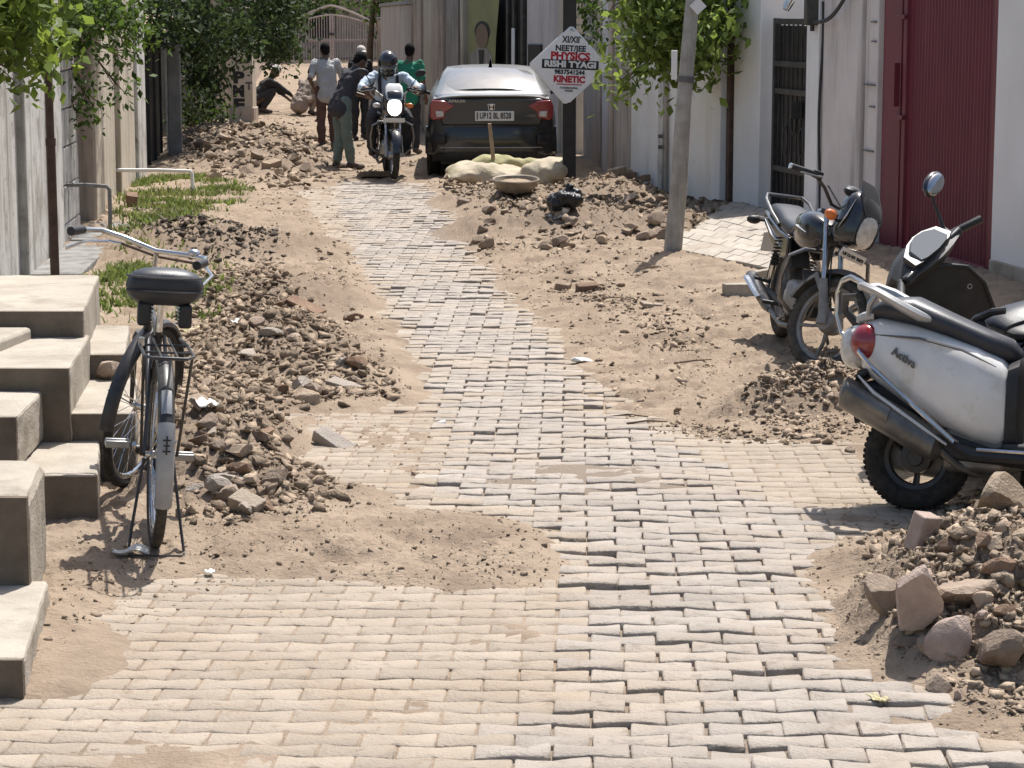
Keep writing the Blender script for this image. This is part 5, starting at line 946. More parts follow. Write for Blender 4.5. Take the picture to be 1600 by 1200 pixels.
    if badge:
        Q = Matrix.Translation((.1895, -.135, .62)) @ Matrix.Rotation(-.14, 4, 'Z') @ Matrix.Rotation(.0, 4, 'Y') @ Matrix(((0, 0, 1, 0), (1, 0, 0, 0), (0, 1, 0, 0), (0, 0, 0, 1))) @ Matrix.Rotation(-.36, 4, 'Z')
        text(badge, .05, Q, 'ink_grey', t, 'badge', bold=.001, depth=.004, width=.155)
    for o in t.children_recursive:              # short tail behind the axle, upright riding triangle
        if o.name.split('.')[0] in ('wheel', 'rim', 'hub', 'transmission_case', 'engine', 'side_stand', 'inner_fender'): continue
        for v in o.data.vertices:
            if v.co.y < .47: v.co.y = .37 - (.47 - v.co.y) * .68
            elif v.co.z > .24: v.co.y -= .10 * max(0, 1 - (v.co.y - .47) / .6)
    return t
p = on(1432, 801); scooter('scooter', 'white scooter with chrome guards and black seat seen from behind at right', Vector((p.x, p.y + .05, p.z)), R(-109), R(-7), R(12), 'white_paint', 'silver_paint', 'Activa')
p = AT(1508, 466, 11.2); yw = R(12); f_ = Vector((-math.sin(yw), math.cos(yw), 0)); p = p - f_ * .86; scooter('scooter', 'black scooter behind the white one with handlebar turned and leg shield facing the camera', (p.x + .04, p.y, .0), yw, R(-14), R(32), 'black_gloss', 'black_worn', None, False)

# ------------------------------------------------------------------ bicycle
def bicycle(loc, yaw, lean, steer):
    t = empty('bicycle', loc, (0, lean, yaw), 'old black roadster bicycle with padded saddle and rear carrier beside the steps', 'bicycle', scale=1.03); B = lambda mb, nm, m, par=None, **k: mb.build(nm, m, par or t, **k)
    fa = (0, 1.13, .355); S = rotM((0, .95, .80), Vector((0, -.37, .929)), steer)
    wheel(t, (0, 0, .355), .355, .021, .318, None, tyre='tyre_dusty', rim='chrome', wire=True); wheel(t, fa, .355, .021, .318, S, tyre='tyre', rim='chrome', wire=True)
    bb, st, sb = Vector((0, .46, .29)), Vector((0, .29, .84)), Vector((0, .31, .77)); hb, ht = Vector((0, .99, .70)), Vector((0, .93, .86))
    fr = B(MB().tube([bb, st], .0155, 10), 'frame', 'black_worn'); 
    for a, b, r in ((sb, ht - Vector((0, 0, .04)), .015), (bb, hb, .016), (hb, ht, .019)): B(MB().tube([a, b], r, 10), 'frame_tube', 'black_worn', fr)
    for x in (-.055, .055): B(MB().tube([bb + Vector((x * .5, 0, 0)), (x, 0, .355)], .009, 8), 'chain_stay', 'black_worn', fr); B(MB().tube([sb + Vector((x * .4, 0, 0)), (x, 0, .355)], .008, 8), 'seat_stay', 'black_worn', fr)
    for x in (-.05, .05): B(L_(MB().tube([(x * .7, .985, .69), (x, 1.0, .66), (x, 1.07, .50), (x, 1.13, .355)], [.014, .014, .012, .009], 8), S), 'fork_blade', 'black_worn')
    up_ = Matrix.Translation((0, -.02, .085)); S0 = S; B(L_(MB().tube([(0, .93, .86), (0, .89, 1.04)], .011, 8), S), 'stem', 'chrome'); S = S @ up_
    B(L_(MB().tube([(-.275, .66, .985), (-.265, .76, .99), (-.235, .85, .995), (-.15, .895, .985), (0, .905, .965), (.15, .895, .985), (.235, .85, .995), (.265, .76, .99), (.275, .66, .985)], .0115, 10), S), 'handlebar', 'chrome')
    for s in (-1, 1): B(L_(MB().tube([(s * .2765, .64, .984), (s * .27, .745, .99)], [.019, .018], 10), S), 'grip', 'black_plastic'); B(L_(MB().tube([(s * .15, .92, .955), (s * .22, .92, .95), (s * .285, .83, .935), (s * .30, .69, .905)], .007, 6), S), 'brake_rod', 'chrome')
    B(L_(MB().tube([(-.16, .915, .955), (0, .925, .94), (.16, .915, .955)], .006, 6), S), 'brake_lever_rod', 'rust_brown'); B(L_(MB().ell((.17, .885, 1.0), (.026, .026, .018)), S), 'bell', 'chrome'); S = S0
    # mudguards
    B(fender((0, 0, .355), .385, .062, 40, 152, None, .02, thick=.003), 'rear_mudguard', 'black_worn'); B(fender((0, 0, .355), .387, .066, 152, 201, None, .018, thick=.003, n=10), 'mudguard_flap', 'grey_paint')
    B(fender((0, 0, .355), .3885, .045, 132, 147, None, .01, thick=.002, n=8), 'bright_patch', 'alloy')
    for k, z in enumerate((.49, .47, .45)): B(MB().box((0, -.385 - .004 * k, z - .012), (.03 - .008 * (k == 1), .003, .006)), 'painted_mark', 'ink_black')
    B(MB().box((.0, -.392, .46), (.006, .003, .07)), 'painted_mark', 'ink_black')
    B(fender(fa, .385, .062, 10, 190, S, .02, thick=.003), 'front_mudguard', 'black_worn')
    for x in (-.045, .045): B(MB().tube([(x, 0, .355), (x * .8, -.36, .47)], .0035, 5), 'mudguard_stay', 'chrome'); B(L_(MB().tube([(x, 1.13, .355), (x * .8, .79, .45)], .0035, 5), S), 'mudguard_stay', 'chrome')
    # saddle with thick cover
    sd = B(MB().loft([sect(.02, .06, .955, 1.03, 18, .75), sect(.04, .125, .925, 1.05, 18, .75), sect(.09, .148, .915, 1.06, 18, .75), sect(.17, .14, .92, 1.055, 18, .75), sect(.25, .085, .94, 1.045, 18, .75), sect(.33, .045, .96, 1.035, 18, .75), sect(.37, .025, .97, 1.02, 18, .75)]), 'saddle', 'seat_vinyl', sharp=60)
    B(MB().tube([(x * .146, .09 - .095 * math.sqrt(max(0, 1 - x * x)) , .975) for x in np.linspace(-.98, .98, 15)], .006, 6), 'cover_seam', 'black_plastic', sd); B(MB().tube([(x * .149, .092 - .098 * math.sqrt(max(0, 1 - x * x)), 1.03) for x in np.linspace(-.98, .98, 15)], .005, 6), 'cover_seam', 'seat_dusty', sd)
    for x in (-.06, .06): B(MB().tube([(x + .016 * math.cos(k * .8), .07 + .016 * math.sin(k * .8), .845 + .075 * k / 40) for k in range(41)], .004, 5), 'saddle_spring', 'chrome', sd)
    B(MB().box((-.075, .08, .885), (.05, .07, .09)), 'saddle_flap', 'black_plastic', sd, bevel=.01); B(MB().box((.08, .08, .88), (.05, .07, .09)), 'saddle_flap', 'black_plastic', sd, bevel=.01)
    B(MB().tube([st - Vector((0, 0, .05)), (0, .26, .93)], .012, 8), 'seat_post', 'chrome')
    # carrier
    ca_ = B(MB().tube([(-.075, .2, .775), (-.09, .0, .775), (-.09, -.3, .775), (-.06, -.36, .775), (.06, -.36, .775), (.09, -.3, .775), (.09, .0, .775), (.075, .2, .775)], .0065, 8), 'carrier', 'black_worn')
    for x in (-.03, .03): B(MB().tube([(x, .18, .775), (x, -.35, .775)], .005, 6), 'carrier_bar', 'black_worn', ca_)
    for y in (-.2, .0): B(MB().tube([(-.09, y, .775), (.09, y, .775)], .005, 6), 'carrier_bar', 'black_worn', ca_)
    for x in (-.09, .09): B(MB().tube([(x, -.25, .775), (x * .75, -.02, .355)], .006, 6), 'carrier_stay', 'black_worn', ca_)
    B(MB().box((-.085, -.02, .79), (.02, .03, .03)), 'clip', 'chrome', ca_)
    # cranks, pedals, chain case
    B(MB().tube([bb + Vector((-.06, 0, 0)), bb + Vector((.06, 0, 0))], .02, 10), 'bottom_bracket', 'black_worn', fr)
    ca2 = R(18)
    for s in (-1, 1):
        e = bb + Vector((s * .075, s * -.165 * math.cos(ca2) * -1, s * .165 * math.sin(ca2) * -1)); cr = B(MB().tube([bb + Vector((s * .065, 0, 0)), e], .009, 8), 'crank', 'chrome'); B(MB().box(e + Vector((s * .065, 0, 0)), (.10, .075, .018)), 'pedal', 'chrome' if s < 0 else 'black_plastic', cr, bevel=.005)
        for dy in (-.03, .03): B(MB().box(e + Vector((s * .065, dy, 0)), (.095, .018, .028)), 'pedal_block', 'alloy', cr, bevel=.004)
    B(MB().prism([(-.05, .33), (.42, .20), (.54, .23), (.57, .30), (.53, .37), (.42, .39), (-.05, .39)], .042, .058), 'chain_guard', 'black_worn', bevel=.006); B(MB().lathe([(.06, 0), (.095, -.002), (.095, .003), (.06, .002)], 28, Matrix.Translation(bb + Vector((.062, 0, 0))) @ RX), 'chain_wheel', 'chrome')
    for x in (-1, 1): B(MB().tube([(x * .055, 0, .34), (x * .09, -.06, .1), (x * .105, -.12, .0), (x * .10, -.16, -.005)], .006, 6), 'rear_stand', 'black_worn')
    B(MB().tube([(-.10, -.16, -.002), (0, -.175, .0), (.10, -.16, -.002)], .004, 6), 'stand_foot', 'black_worn')
    return t
p = on(238, 857); bicycle(Vector((p.x, p.y + .05, p.z)), R(12), R(4), R(-27))

# ------------------------------------------------------------------ car
def car(loc, yaw):
    t = empty('parked_car', loc, (0, 0, yaw), 'dark compact saloon car parked with its boot towards the camera', 'car'); B = lambda mb, nm, m, par=None, **k: mb.build(nm, m, par or t, **k)
    def body(y, w, z0, z1, p=(1, 1, 1)):
        h = [(0, z0), (w * .82, z0), (w * .97, z0 + .06), (w, z0 + .28), (w * 1.0, .62), (w * .985, .80), (w * .95, min(.95, z1 - .03)), (w * .86, z1 - .006), (w * .6, z1 + .008), (0, z1 + .012)]
        return [Vector((x, y, z)) for x, z in h] + [Vector((-x, y, z)) for x, z in h[-2:0:-1]]
    st = [(-.01, .70, .30, .90), (.03, .775, .27, 1.03), (.10, .81, .25, 1.055), (.25, .835, .24, 1.065), (.5, .845, .23, 1.06), (1.0, .85, .2, 1.0), (2.0, .85, .2, .98), (2.8, .85, .2, .98), (3.3, .845, .22, .95), (3.75, .80, .25, .86), (3.95, .66, .3, .7)]
    B(MB().loft([body(*s) for s in st]), 'body', 'car_paint', sharp=42)
    def gh(y, wb, wt, zb, zt):
        h = [(wb, zb), (wb * .99, zb + (zt - zb) * .3), (wt * 1.05, zb + (zt - zb) * .8), (wt * .95, zb + (zt - zb) * .95), (wt * .6, zt), (0, zt + .012)]
        return [Vector((x, y, z)) for x, z in h] + [Vector((-x, y, z)) for x, z in h[-2::-1]]
    B(MB().loft([gh(.30, .72, .66, 1.03, 1.06), gh(.48, .77, .64, 1.0, 1.14), gh(.75, .79, .61, .98, 1.265), gh(1.0, .79, .60, .97, 1.355), gh(1.25, .79, .60, .96, 1.39), gh(1.7, .79, .60, .96, 1.41), gh(2.2, .79, .59, .96, 1.39), gh(2.6, .78, .57, .96, 1.31), gh(3.1, .75, .6, .93, 1.02)], cap=True), 'roof', 'car_dust_glare', sharp=50)
    # rear window, slightly proud of the slope
    q = [(-.60, .40, 1.105), (.60, .40, 1.105), (.535, .94, 1.415), (-.535, .94, 1.415)]; rows = []
    for j in range(7):
        k = j / 6; w = .62 + (.535 - .62) * k; w *= 1 - .10 * max(0, k - .8) * 5 - .06 * max(0, .15 - k) * 6; y = .395 + .545 * k; z = 1.105 + .255 * k + .02 * math.sin(math.pi * k)
        rows.append([Vector((w * x, y + .05 * (abs(x) ** 2.5) , z + .030 - .04 * abs(x) ** 2.5)) for x in np.linspace(-1, 1, 13)])
    B(MB().loft(rows, closed=False, cap=False), 'rear_window', 'glass_dust_glare', sharp=80)
    for s in (-1, 1):
        B(MB().add([(s * .79, .95, 1.02), (s * .79, 2.75, 1.02), (s * .67, 2.35, 1.30), (s * .655, 1.2, 1.30), (s * .70, .9, 1.18)], [(0, 1, 2, 3, 4)]), 'side_window', 'glass_dark')
        mr = B(MB().ell((s * .97, 2.55, 1.06), (.105, .06, .085), 14, 9, p=.8), 'wing_mirror', 'black_gloss'); B(MB().tube([(s * .82, 2.58, 1.0), (s * .9, 2.56, 1.03)], .025, 8), 'mirror_arm', 'black_plastic', mr); B(MB().ell((s * .97, 2.505, 1.06), (.085, .012, .065), 14, 9, p=.8), 'mirror_glass', 'mirror', mr)
    def face(poly, y0, y1): return MB().add([(x, y0, z) for x, z in poly] + [(x, y1, z) for x, z in poly], [tuple(range(len(poly))), tuple(range(2 * len(poly) - 1, len(poly) - 1, -1))] + [(i, (i + 1) % len(poly), len(poly) + (i + 1) % len(poly), len(poly) + i) for i in range(len(poly))])
    B(MB().loft([[Vector((x * .74, -.045 + .09 * abs(x) ** 3, 1.045 - .05 * abs(x) ** 4)), Vector((x * .74, -.05 + .09 * abs(x) ** 3, 1.062 - .05 * abs(x) ** 4)), Vector((x * .74, .10 + .05 * abs(x) ** 3, 1.082 - .045 * abs(x) ** 4)), Vector((x * .74, .10 + .05 * abs(x) ** 3, 1.03 - .05 * abs(x) ** 4))] for x in np.linspace(-1, 1, 15)]), 'boot_lip', 'car_dust_glare', sharp=50)
    B(face([(-.63, .68), (.63, .68), (.66, .80), (.70, .98), (.62, 1.02), (-.62, 1.02), (-.70, .98), (-.66, .80)], -.03, .05), 'boot_lid', 'car_paint', bevel=.02)
    bm_ = B(MB().loft([[Vector((x * .835, y + .16 * abs(x) ** 4, z)) for y, z in ((-.055, .34), (-.075, .46), (-.07, .58), (-.045, .655), (.06, .67), (.06, .30))] for x in np.linspace(-1, 1, 19)]), 'rear_bumper', 'car_paint', sharp=50)
    B(MB().loft([[Vector((x * .76, y + .14 * abs(x) ** 4, z)) for y, z in ((-.03, .22), (-.062, .27), (-.066, .345), (.03, .345), (.03, .22))] for x in np.linspace(-1, 1, 15)]), 'lower_valance', 'black_plastic', bm_); B(MB().tube([(x * .78, -.078 + .15 * abs(x) ** 4, .40) for x in np.linspace(-.95, .95, 15)], .009, 6), 'bumper_crease', 'grey_paint', bm_)
    for s in (-1, 1):
        B(MB().box((s * .66, -.045, .5), (.16, .05, .12), rot=(0, 0, s * .35)), 'bumper_vent', 'black_plastic', bm_, bevel=.02)
        tl = B(face([(s * .46, .93), (s * .60, .99), (s * .755, 1.0), (s * .79, .93), (s * .785, .78), (s * .74, .745), (s * .60, .77), (s * .585, .85)], -.048, .10), 'tail_lamp', 'lens_red', bevel=.014); B(face([(s * .615, .86), (s * .715, .865), (s * .70, .785), (s * .605, .795)], -.062, -.02), 'reverse_lamp', 'lens_clear', tl, bevel=.008)
    pl = B(MB().box((.04, -.045, .80), (.50, .014, .125)), 'number_plate', 'plate_white', bevel=.006); text('UP12 BL 8528', .105, Matrix.Translation((.05, -.0535, .80)) @ FACE_BACK, 'ink_black', pl, bold=.003, width=.40); B(MB().box((-.18, -.0535, .80), (.02, .003, .09)), 'plate_strip', 'ink_grey', pl)
    em = B(face([(-.052, .955), (.052, .955), (.042, .87), (-.042, .87)], -.042, -.02), 'emblem', 'chrome', bevel=.006)
    for x in (-.024, .024): B(face([(x - .008 + (.008 if x > 0 else -.008), .945), (x + .008 + (.008 if x > 0 else -.008), .945), (x + .008, .88), (x - .008, .88)], -.046, -.03), 'emblem_bar', 'ink_black', em)
    B(face([(-.03, .92), (.03, .92), (.03, .906), (-.03, .906)], -.046, -.03), 'emblem_bar', 'ink_black', em)
    text('AMAZE', .045, Matrix.Translation((-.44, -.033, .985)) @ FACE_BACK, 'chrome', t, 'badge', depth=.004, width=.22); text('i-VTEC', .04, Matrix.Translation((.50, -.034, .80)) @ FACE_BACK, 'alloy', t, 'badge', depth=.003, width=.13)
    B(MB().loft([[Vector((s * w, y, z)) for s in (-1, 1) for y, z in ((y0, z0), (y1, z0))][:4] for w, y0, y1, z0 in ((.028, 1.08, 1.24, 1.36), (.018, 1.10, 1.20, 1.44), (.006, 1.10, 1.15, 1.495))]), 'shark_fin_antenna', 'black_gloss')
    for s in (-1, 1):
        for y in (.72, 3.18): w = wheel(t, (s * .745, y, .30), .30, .09, .20, None, 8, 'tyre', 'alloy')
        B(MB().prism([(.72 + .36 * math.cos(a), .30 + .36 * math.sin(a)) for a in np.linspace(0, math.pi, 14)], s * .60, s * .852), 'wheel_arch', 'black_plastic')
    B(MB().box((0, .9, .24), (1.3, 1.6, .12)), 'underbody', 'black_plastic'); B(MB().tube([(.5, -.03, .24), (.5, .3, .25)], .025, 8), 'exhaust_tip', 'exhaust')
    return t
p = G(768, 279); car((p.x, p.y, 0.0), R(1.2))
# ------------------------------------------------------------------ people (local frame: facing +y, x right, origin between the feet)
FOLD = bpy.data.textures.new('folds', 'CLOUDS'); FOLD.noise_scale = .09; FOLD.noise_depth = 2
def fuse(mb, name, m, parent, voxel=.013, smooth_it=4, fold=0.):      # one continuous skin over overlapping solids
    me = bpy.data.meshes.new('raw'); me.from_pydata(mb.v, [], mb.f)
    bm = bmesh.new(); bm.from_mesh(me); bmesh.ops.recalc_face_normals(bm, faces=bm.faces); bm.to_mesh(me); bm.free()
    o = bpy.data.objects.new('raw', me); COL.objects.link(o); r = o.modifiers.new('r', 'REMESH'); r.mode = 'VOXEL'; r.voxel_size = voxel
    s = o.modifiers.new('s', 'SMOOTH'); s.iterations = smooth_it; s.factor = .5
    if fold:
        d = o.modifiers.new('fold', 'DISPLACE'); d.texture = FOLD; d.strength = fold; d.mid_level = .5
    dg = bpy.context.evaluated_depsgraph_get(); out = bpy.data.meshes.new_from_object(o.evaluated_get(dg)); bpy.data.objects.remove(o)
    return link(name, out, m, parent, sharp=80)
def limb(mb, pts, rs, n=12):                                  # tapered limb with round ends
    P_ = [Vector(p) for p in pts]; path, rad = [], []
    for i in range(len(P_) - 1):
        for k in range(5):
            f = k / 5; path.append(P_[i].lerp(P_[i + 1], f)); rad.append(rs[i] + (rs[i + 1] - rs[i]) * f)
    path.append(P_[-1]); rad.append(rs[-1]); mb.tube(path, rad, n); mb.ell(P_[0], (rs[0],) * 3, 10, 7); mb.ell(P_[-1], (rs[-1],) * 3, 10, 7); return mb
def hand(mb, w, d, side, curl=.5):                            # palm, four unequal fingers, thumb from the side of the palm
    d = Vector(d).normalized(); x = d.cross(Vector((0, 0, 1))); x = x.normalized() if x.length > .1 else Vector((1, 0, 0)); n = x.cross(d); w = Vector(w)
    limb(mb, [w, w + d * .045, w + d * .085], [.026, .033, .03], 10); limb(mb, [w + d * .05 + x * .018, w + d * .085 + x * .022], [.02, .018], 8); limb(mb, [w + d * .05 - x * .018, w + d * .085 - x * .022], [.02, .018], 8)
    for k, ln in ((-1.5, .062), (-.5, .075), (.5, .08), (1.5, .07)):
        b = w + d * .085 + x * k * .0175; m_ = b + (d * math.cos(curl) - n * math.sin(curl)) * ln * .5; e = m_ + (d * math.cos(curl * 2) - n * math.sin(curl * 2)) * ln * .5; limb(mb, [b, m_, e], [.0095, .009, .008], 8)
    tb = w + d * .03 + x * side * .03; limb(mb, [tb, tb + (d * .6 + x * side * .8) * .04, tb + (d * .9 + x * side * .5 - n * .3) * .065], [.012, .0105, .009], 8)
def person(label, loc, yaw, J, shirt, trousers, hair='hair', headgear=None, sleeve=.5, shoes='shoe', skirt=False, voxel=.013, extra=None, scale=1.):
    t = empty('person', loc, (0, 0, yaw), label, 'person', scale=scale); V = {k: Vector(v) for k, v in J.items()}
    pel, ch, nk, hd = V['pelvis'], V['chest'], V['neck'], V['head']; mb = MB(); up = (hd - nk).normalized(); fw = V.get('look', Vector((0, 1, 0))).normalized(); fw = (fw - up * fw.dot(up)).normalized(); sdv = fw.cross(up)
    [limb(mb, [pel + sdv * o, (pel + ch) / 2 + sdv * o, ch + sdv * o], [.105, .098, .108], 14) for o in (-.045, .045)]; limb(mb, [ch + (nk - ch) * .3, nk], [.10, .06]); limb(mb, [nk, hd - up * .05], [.055, .058])
    Q = Matrix((( sdv.x, fw.x, up.x, 0), (sdv.y, fw.y, up.y, 0), (sdv.z, fw.z, up.z, 0), (0, 0, 0, 1)))
    mb.ell(hd, (.074, .095, .112), 16, 11, Q); mb.ell(hd + fw * .035 - up * .06, (.055, .055, .055), 12, 8, Q); mb.ell(hd + fw * .105 - up * .025, (.013, .018, .024), 8, 6, Q)     # skull, jaw, nose
    for s in (-1, 1): mb.ell(hd + sdv * s * .078 - up * .015 - fw * .005, (.010, .02, .03), 8, 6, Q)
    mb.ell(hd + fw * .085 - up * .068, (.028, .016, .008), 8, 6, Q); mb.ell(hd + fw * .083 + up * .018, (.055, .016, .012), 10, 6, Q)                       # lips, brow
    for s, k in ((-1, 'l'), (1, 'r')):
        sh, el, wr = V['sh_' + k], V['el_' + k], V['wr_' + k]; limb(mb, [ch + (sh - ch) * .4 , sh, el, wr], [.07, .05, .04, .028]); hand(mb, wr, V.get('hd_' + k, wr - el), -s)
        hp, kn, an, to = V['hip_' + k], V['kn_' + k], V['an_' + k], V['toe_' + k]; limb(mb, [hp, kn, an], [.088, .058, .04]); limb(mb, [an + Vector((0, 0, -.03)), an.lerp(to, .5) + Vector((0, 0, -.02)), to], [.042, .04, .03])
    fuse(mb, 'body', 'skin', t, voxel)
    # eyes
    for s in (-1, 1): MB().ell(hd + fw * .088 + sdv * s * .031 + up * .002, (.014, .008, .008), 10, 6, Q).build('eye', 'plastic_white', t); MB().ell(hd + fw * .095 + sdv * s * .031 + up * .002, (.006, .004, .006), 8, 5, Q).build('pupil', 'hair', t)
    # shirt
    mb = MB(); [limb(mb, [pel + (ch - pel) * -.28 + sdv * o, pel + sdv * o, (pel + ch) / 2 + sdv * o, ch + sdv * o], [.132, .130, .118, .122], 14) for o in (-.05, .05)]; limb(mb, [ch + (nk - ch) * .1, ch + (nk - ch) * .75], [.115, .075])
    for k in 'lr':
        sh, el, wr = V['sh_' + k], V['el_' + k], V['wr_' + k]; end = sh.lerp(el, sleeve * 2) if sleeve < .5 else (el.lerp(wr, (sleeve - .5) * 2)); pts = [ch + (sh - ch) * .5, sh] + ([el] if sleeve > .5 else []) + [end]; limb(mb, pts, [.082, .062] + ([.056] if sleeve > .5 else []) + [.052 if sleeve <= .5 else .044])
    fuse(mb, 'shirt', shirt, t, voxel, 5, .05)
    mb = MB()
    for k in 'lr':
        hp, kn, an = V['hip_' + k], V['kn_' + k], V['an_' + k]; limb(mb, [hp + Vector((0, 0, .04)), kn, an.lerp(kn, .12)], [.098, .078, .064])
    limb(mb, [V['hip_l'] + Vector((0, 0, .06)), V['hip_r'] + Vector((0, 0, .06))], [.105, .105]); fuse(mb, 'trousers', trousers, t, voxel, 5, .045)
    for k in 'lr':
        an, to = V['an_' + k], V['toe_' + k]; mb = MB(); limb(mb, [an + Vector((0, 0, -.035)) - (to - an) * .2, an.lerp(to, .55) + Vector((0, 0, -.025)), to], [.047, .046, .036]); fuse(mb, 'shoe', shoes, t, .014, 3)
    if headgear is None:
        mb = MB(); mb.ell(hd + up * .025 - fw * .018, (.084, .098, .10), 16, 11, Q); mb.ell(hd - fw * .05 - up * .02, (.072, .06, .08), 14, 9, Q); fuse(mb, 'hair', hair, t, .012, 2)
    elif headgear == 'cap':
        mb = MB(); mb.ell(hd + up * .035 - fw * .008, (.088, .108, .085), 16, 10, Q); mb.ell(hd + up * .035 + fw * .11, (.06, .05, .012), 14, 6, Q); fuse(mb, 'cap', 'cap_pale', t, .011, 2); mb = MB(); mb.ell(hd - fw * .05 - up * .02, (.074, .055, .06), 14, 9, Q); fuse(mb, 'hair', hair, t, .012, 2)
    elif headgear == 'turban':
        mb = MB(); [mb.ell(hd + up * (.05 + .02 * k) - fw * .005, (.10 - .012 * k, .115 - .012 * k, .045), 18, 9, Q) for k in range(4)]; fuse(mb, 'headcloth', 'cap_pale', t, .011, 2)
    elif headgear == 'helmet':
        mb = MB(); mb.ell(hd + up * .02, (.128, .152, .155), 20, 13, Q); mb.ell(hd - up * .075 + fw * .05, (.105, .105, .075), 18, 9, Q); h = fuse(mb, 'helmet', 'black_gloss', t, .012, 2); MB().ell(hd + fw * .045 + up * .012, (.112, .118, .058), 18, 9, Q, p=.85).build('visor', 'glass_dark', h)
    if extra: extra(t, V)
    return t
def stand(lean=0., spread=.11, hgt=1., arms=None, look=(0, 1, -.1), twist=0.):
    l = math.tan(lean); z = lambda q: q * hgt
    J = dict(pelvis=(0, 0, z(.94)), chest=(0, l * .36, z(1.27) - .05 * abs(l)), neck=(0, l * .56 + .01, z(1.47) - .10 * abs(l)), head=(0, l * .70 + .03, z(1.60) - .16 * abs(l)), look=look)
    for s, k in ((-1, 'l'), (1, 'r')):
        J['hip_' + k] = (s * .09, 0, z(.90)); J['kn_' + k] = (s * spread, .03, z(.49)); J['an_' + k] = (s * spread, -.02, z(.09)); J['toe_' + k] = (s * (spread + .03), .16, .035)
        J['sh_' + k] = (s * .185, l * .47, z(1.41) - .08 * abs(l)); J['el_' + k] = (s * .23, l * .4 - .02, z(1.13)); J['wr_' + k] = (s * .24, l * .4 + .10, z(.90))
    if arms: J.update(arms)
    return J
def squat(arms=None, look=(0, 1, -.5)):
    J = dict(pelvis=(0, -.12, .26), chest=(0, .10, .54), neck=(0, .22, .70), head=(0, .30, .82), look=look)
    for s, k in ((-1, 'l'), (1, 'r')):
        J['hip_' + k] = (s * .10, -.12, .24); J['kn_' + k] = (s * .19, .24, .46); J['an_' + k] = (s * .15, .0, .09); J['toe_' + k] = (s * .18, .17, .035); J['sh_' + k] = (s * .185, .16, .64); J['el_' + k] = (s * .25, .38, .46); J['wr_' + k] = (s * .18, .58, .34)
    if arms: J.update(arms)
    return J
def feet(u, v): p = on(u, v); return Vector((p.x, p.y, p.z - .005))
person('man in dark shirt and grey green trousers stooping over his hands', feet(534, 264), R(-52), stand(.42, .09, 1.0, dict(el_l=(-.25, .30, 1.08), wr_l=(-.12, .48, 1.02), el_r=(.25, .28, 1.06), wr_r=(.10, .46, 1.0), an_r=(.10, .10, .09), toe_r=(.12, .28, .035)), look=(0, .7, -.7)), 'shirt_dark', 'trouser_green', sleeve=.42, scale=.95)
person('man in pale grey shirt seen from behind left of the stooping man', feet(512, 232), R(18), stand(.12, .10, 1.02, dict(el_l=(-.30, -.06, 1.14), wr_l=(-.20, .12, 1.0), el_r=(.28, .1, 1.13))), 'shirt_white', 'trouser_brown', sleeve=.42, scale=.87)
person('man in black clothes with pale cap behind the stooping man', feet(562, 218), R(-150), stand(.10, .10, 1.04, dict(el_r=(.27, .16, 1.13), wr_r=(.14, .34, 1.1))), 'shirt_black', 'trouser_dark', headgear='cap', sleeve=.8, scale=.88)
person('man in green shirt half hidden behind the rider', feet(640, 240), R(-12), stand(.05, .11, 1.03), 'shirt_green', 'trouser_dark', sleeve=.42, scale=.93)
person('man in dark clothes squatting and reaching to the ground by the painted pillar', feet(408, 176), R(-72), squat(dict(el_l=(-.22, .42, .42), wr_l=(-.18, .66, .22), el_r=(.24, .46, .44), wr_r=(.16, .72, .24))), 'shirt_black', 'trouser_dark', headgear='turban', sleeve=.7, scale=1.02)
person('person in beige kurta squatting with back turned by the far mound', feet(476, 180), R(-28), squat(), 'shirt_beige', 'shirt_beige', sleeve=.7, scale=1.05)
# the rider sits on the motorcycle: same frame as the machine
def rider_kit(t, V):
    for s in (-1, 1): MB().tube([V['chest'] + Vector((s * .11, .155, -.12)), V['chest'] + Vector((s * .115, .145, .06)), V['chest'] + Vector((s * .11, .03, .20)), V['chest'] + Vector((s * .10, -.14, .12))], .016, 8, flat=1.8).build('bag_strap', 'shirt_black', t)
    MB().loft([sect(V['chest'].y - .17, .15, V['chest'].z - .22, V['chest'].z + .17, p=.6), sect(V['chest'].y - .30, .14, V['chest'].z - .22, V['chest'].z + .13, p=.6)]).build('backpack', 'shirt_black', t)
J = dict(pelvis=(0, .10, .87), chest=(0, .22, 1.14), neck=(0, .27, 1.32), head=(0, .33, 1.42), look=(0, 1, -.12))
for s, k in ((-1, 'l'), (1, 'r')): J.update({'hip_' + k: (s * .10, .12, .85), 'kn_' + k: (s * .24, .52, .72), 'an_' + k: (s * .22, .40, .33), 'toe_' + k: (s * .24, .56, .30), 'sh_' + k: (s * .19, .28, 1.27), 'el_' + k: (s * .36, .48, 1.12), 'wr_' + k: (s * .315, .735, 1.13), 'hd_' + k: (s * -.05, 1, -.15)})
person('helmeted rider in light blue shirt with backpack straps on the moving motorcycle', RB, RYAW, J, 'shirt_blue', 'trouser_dark', headgear='helmet', sleeve=.82, extra=rider_kit, voxel=.012)
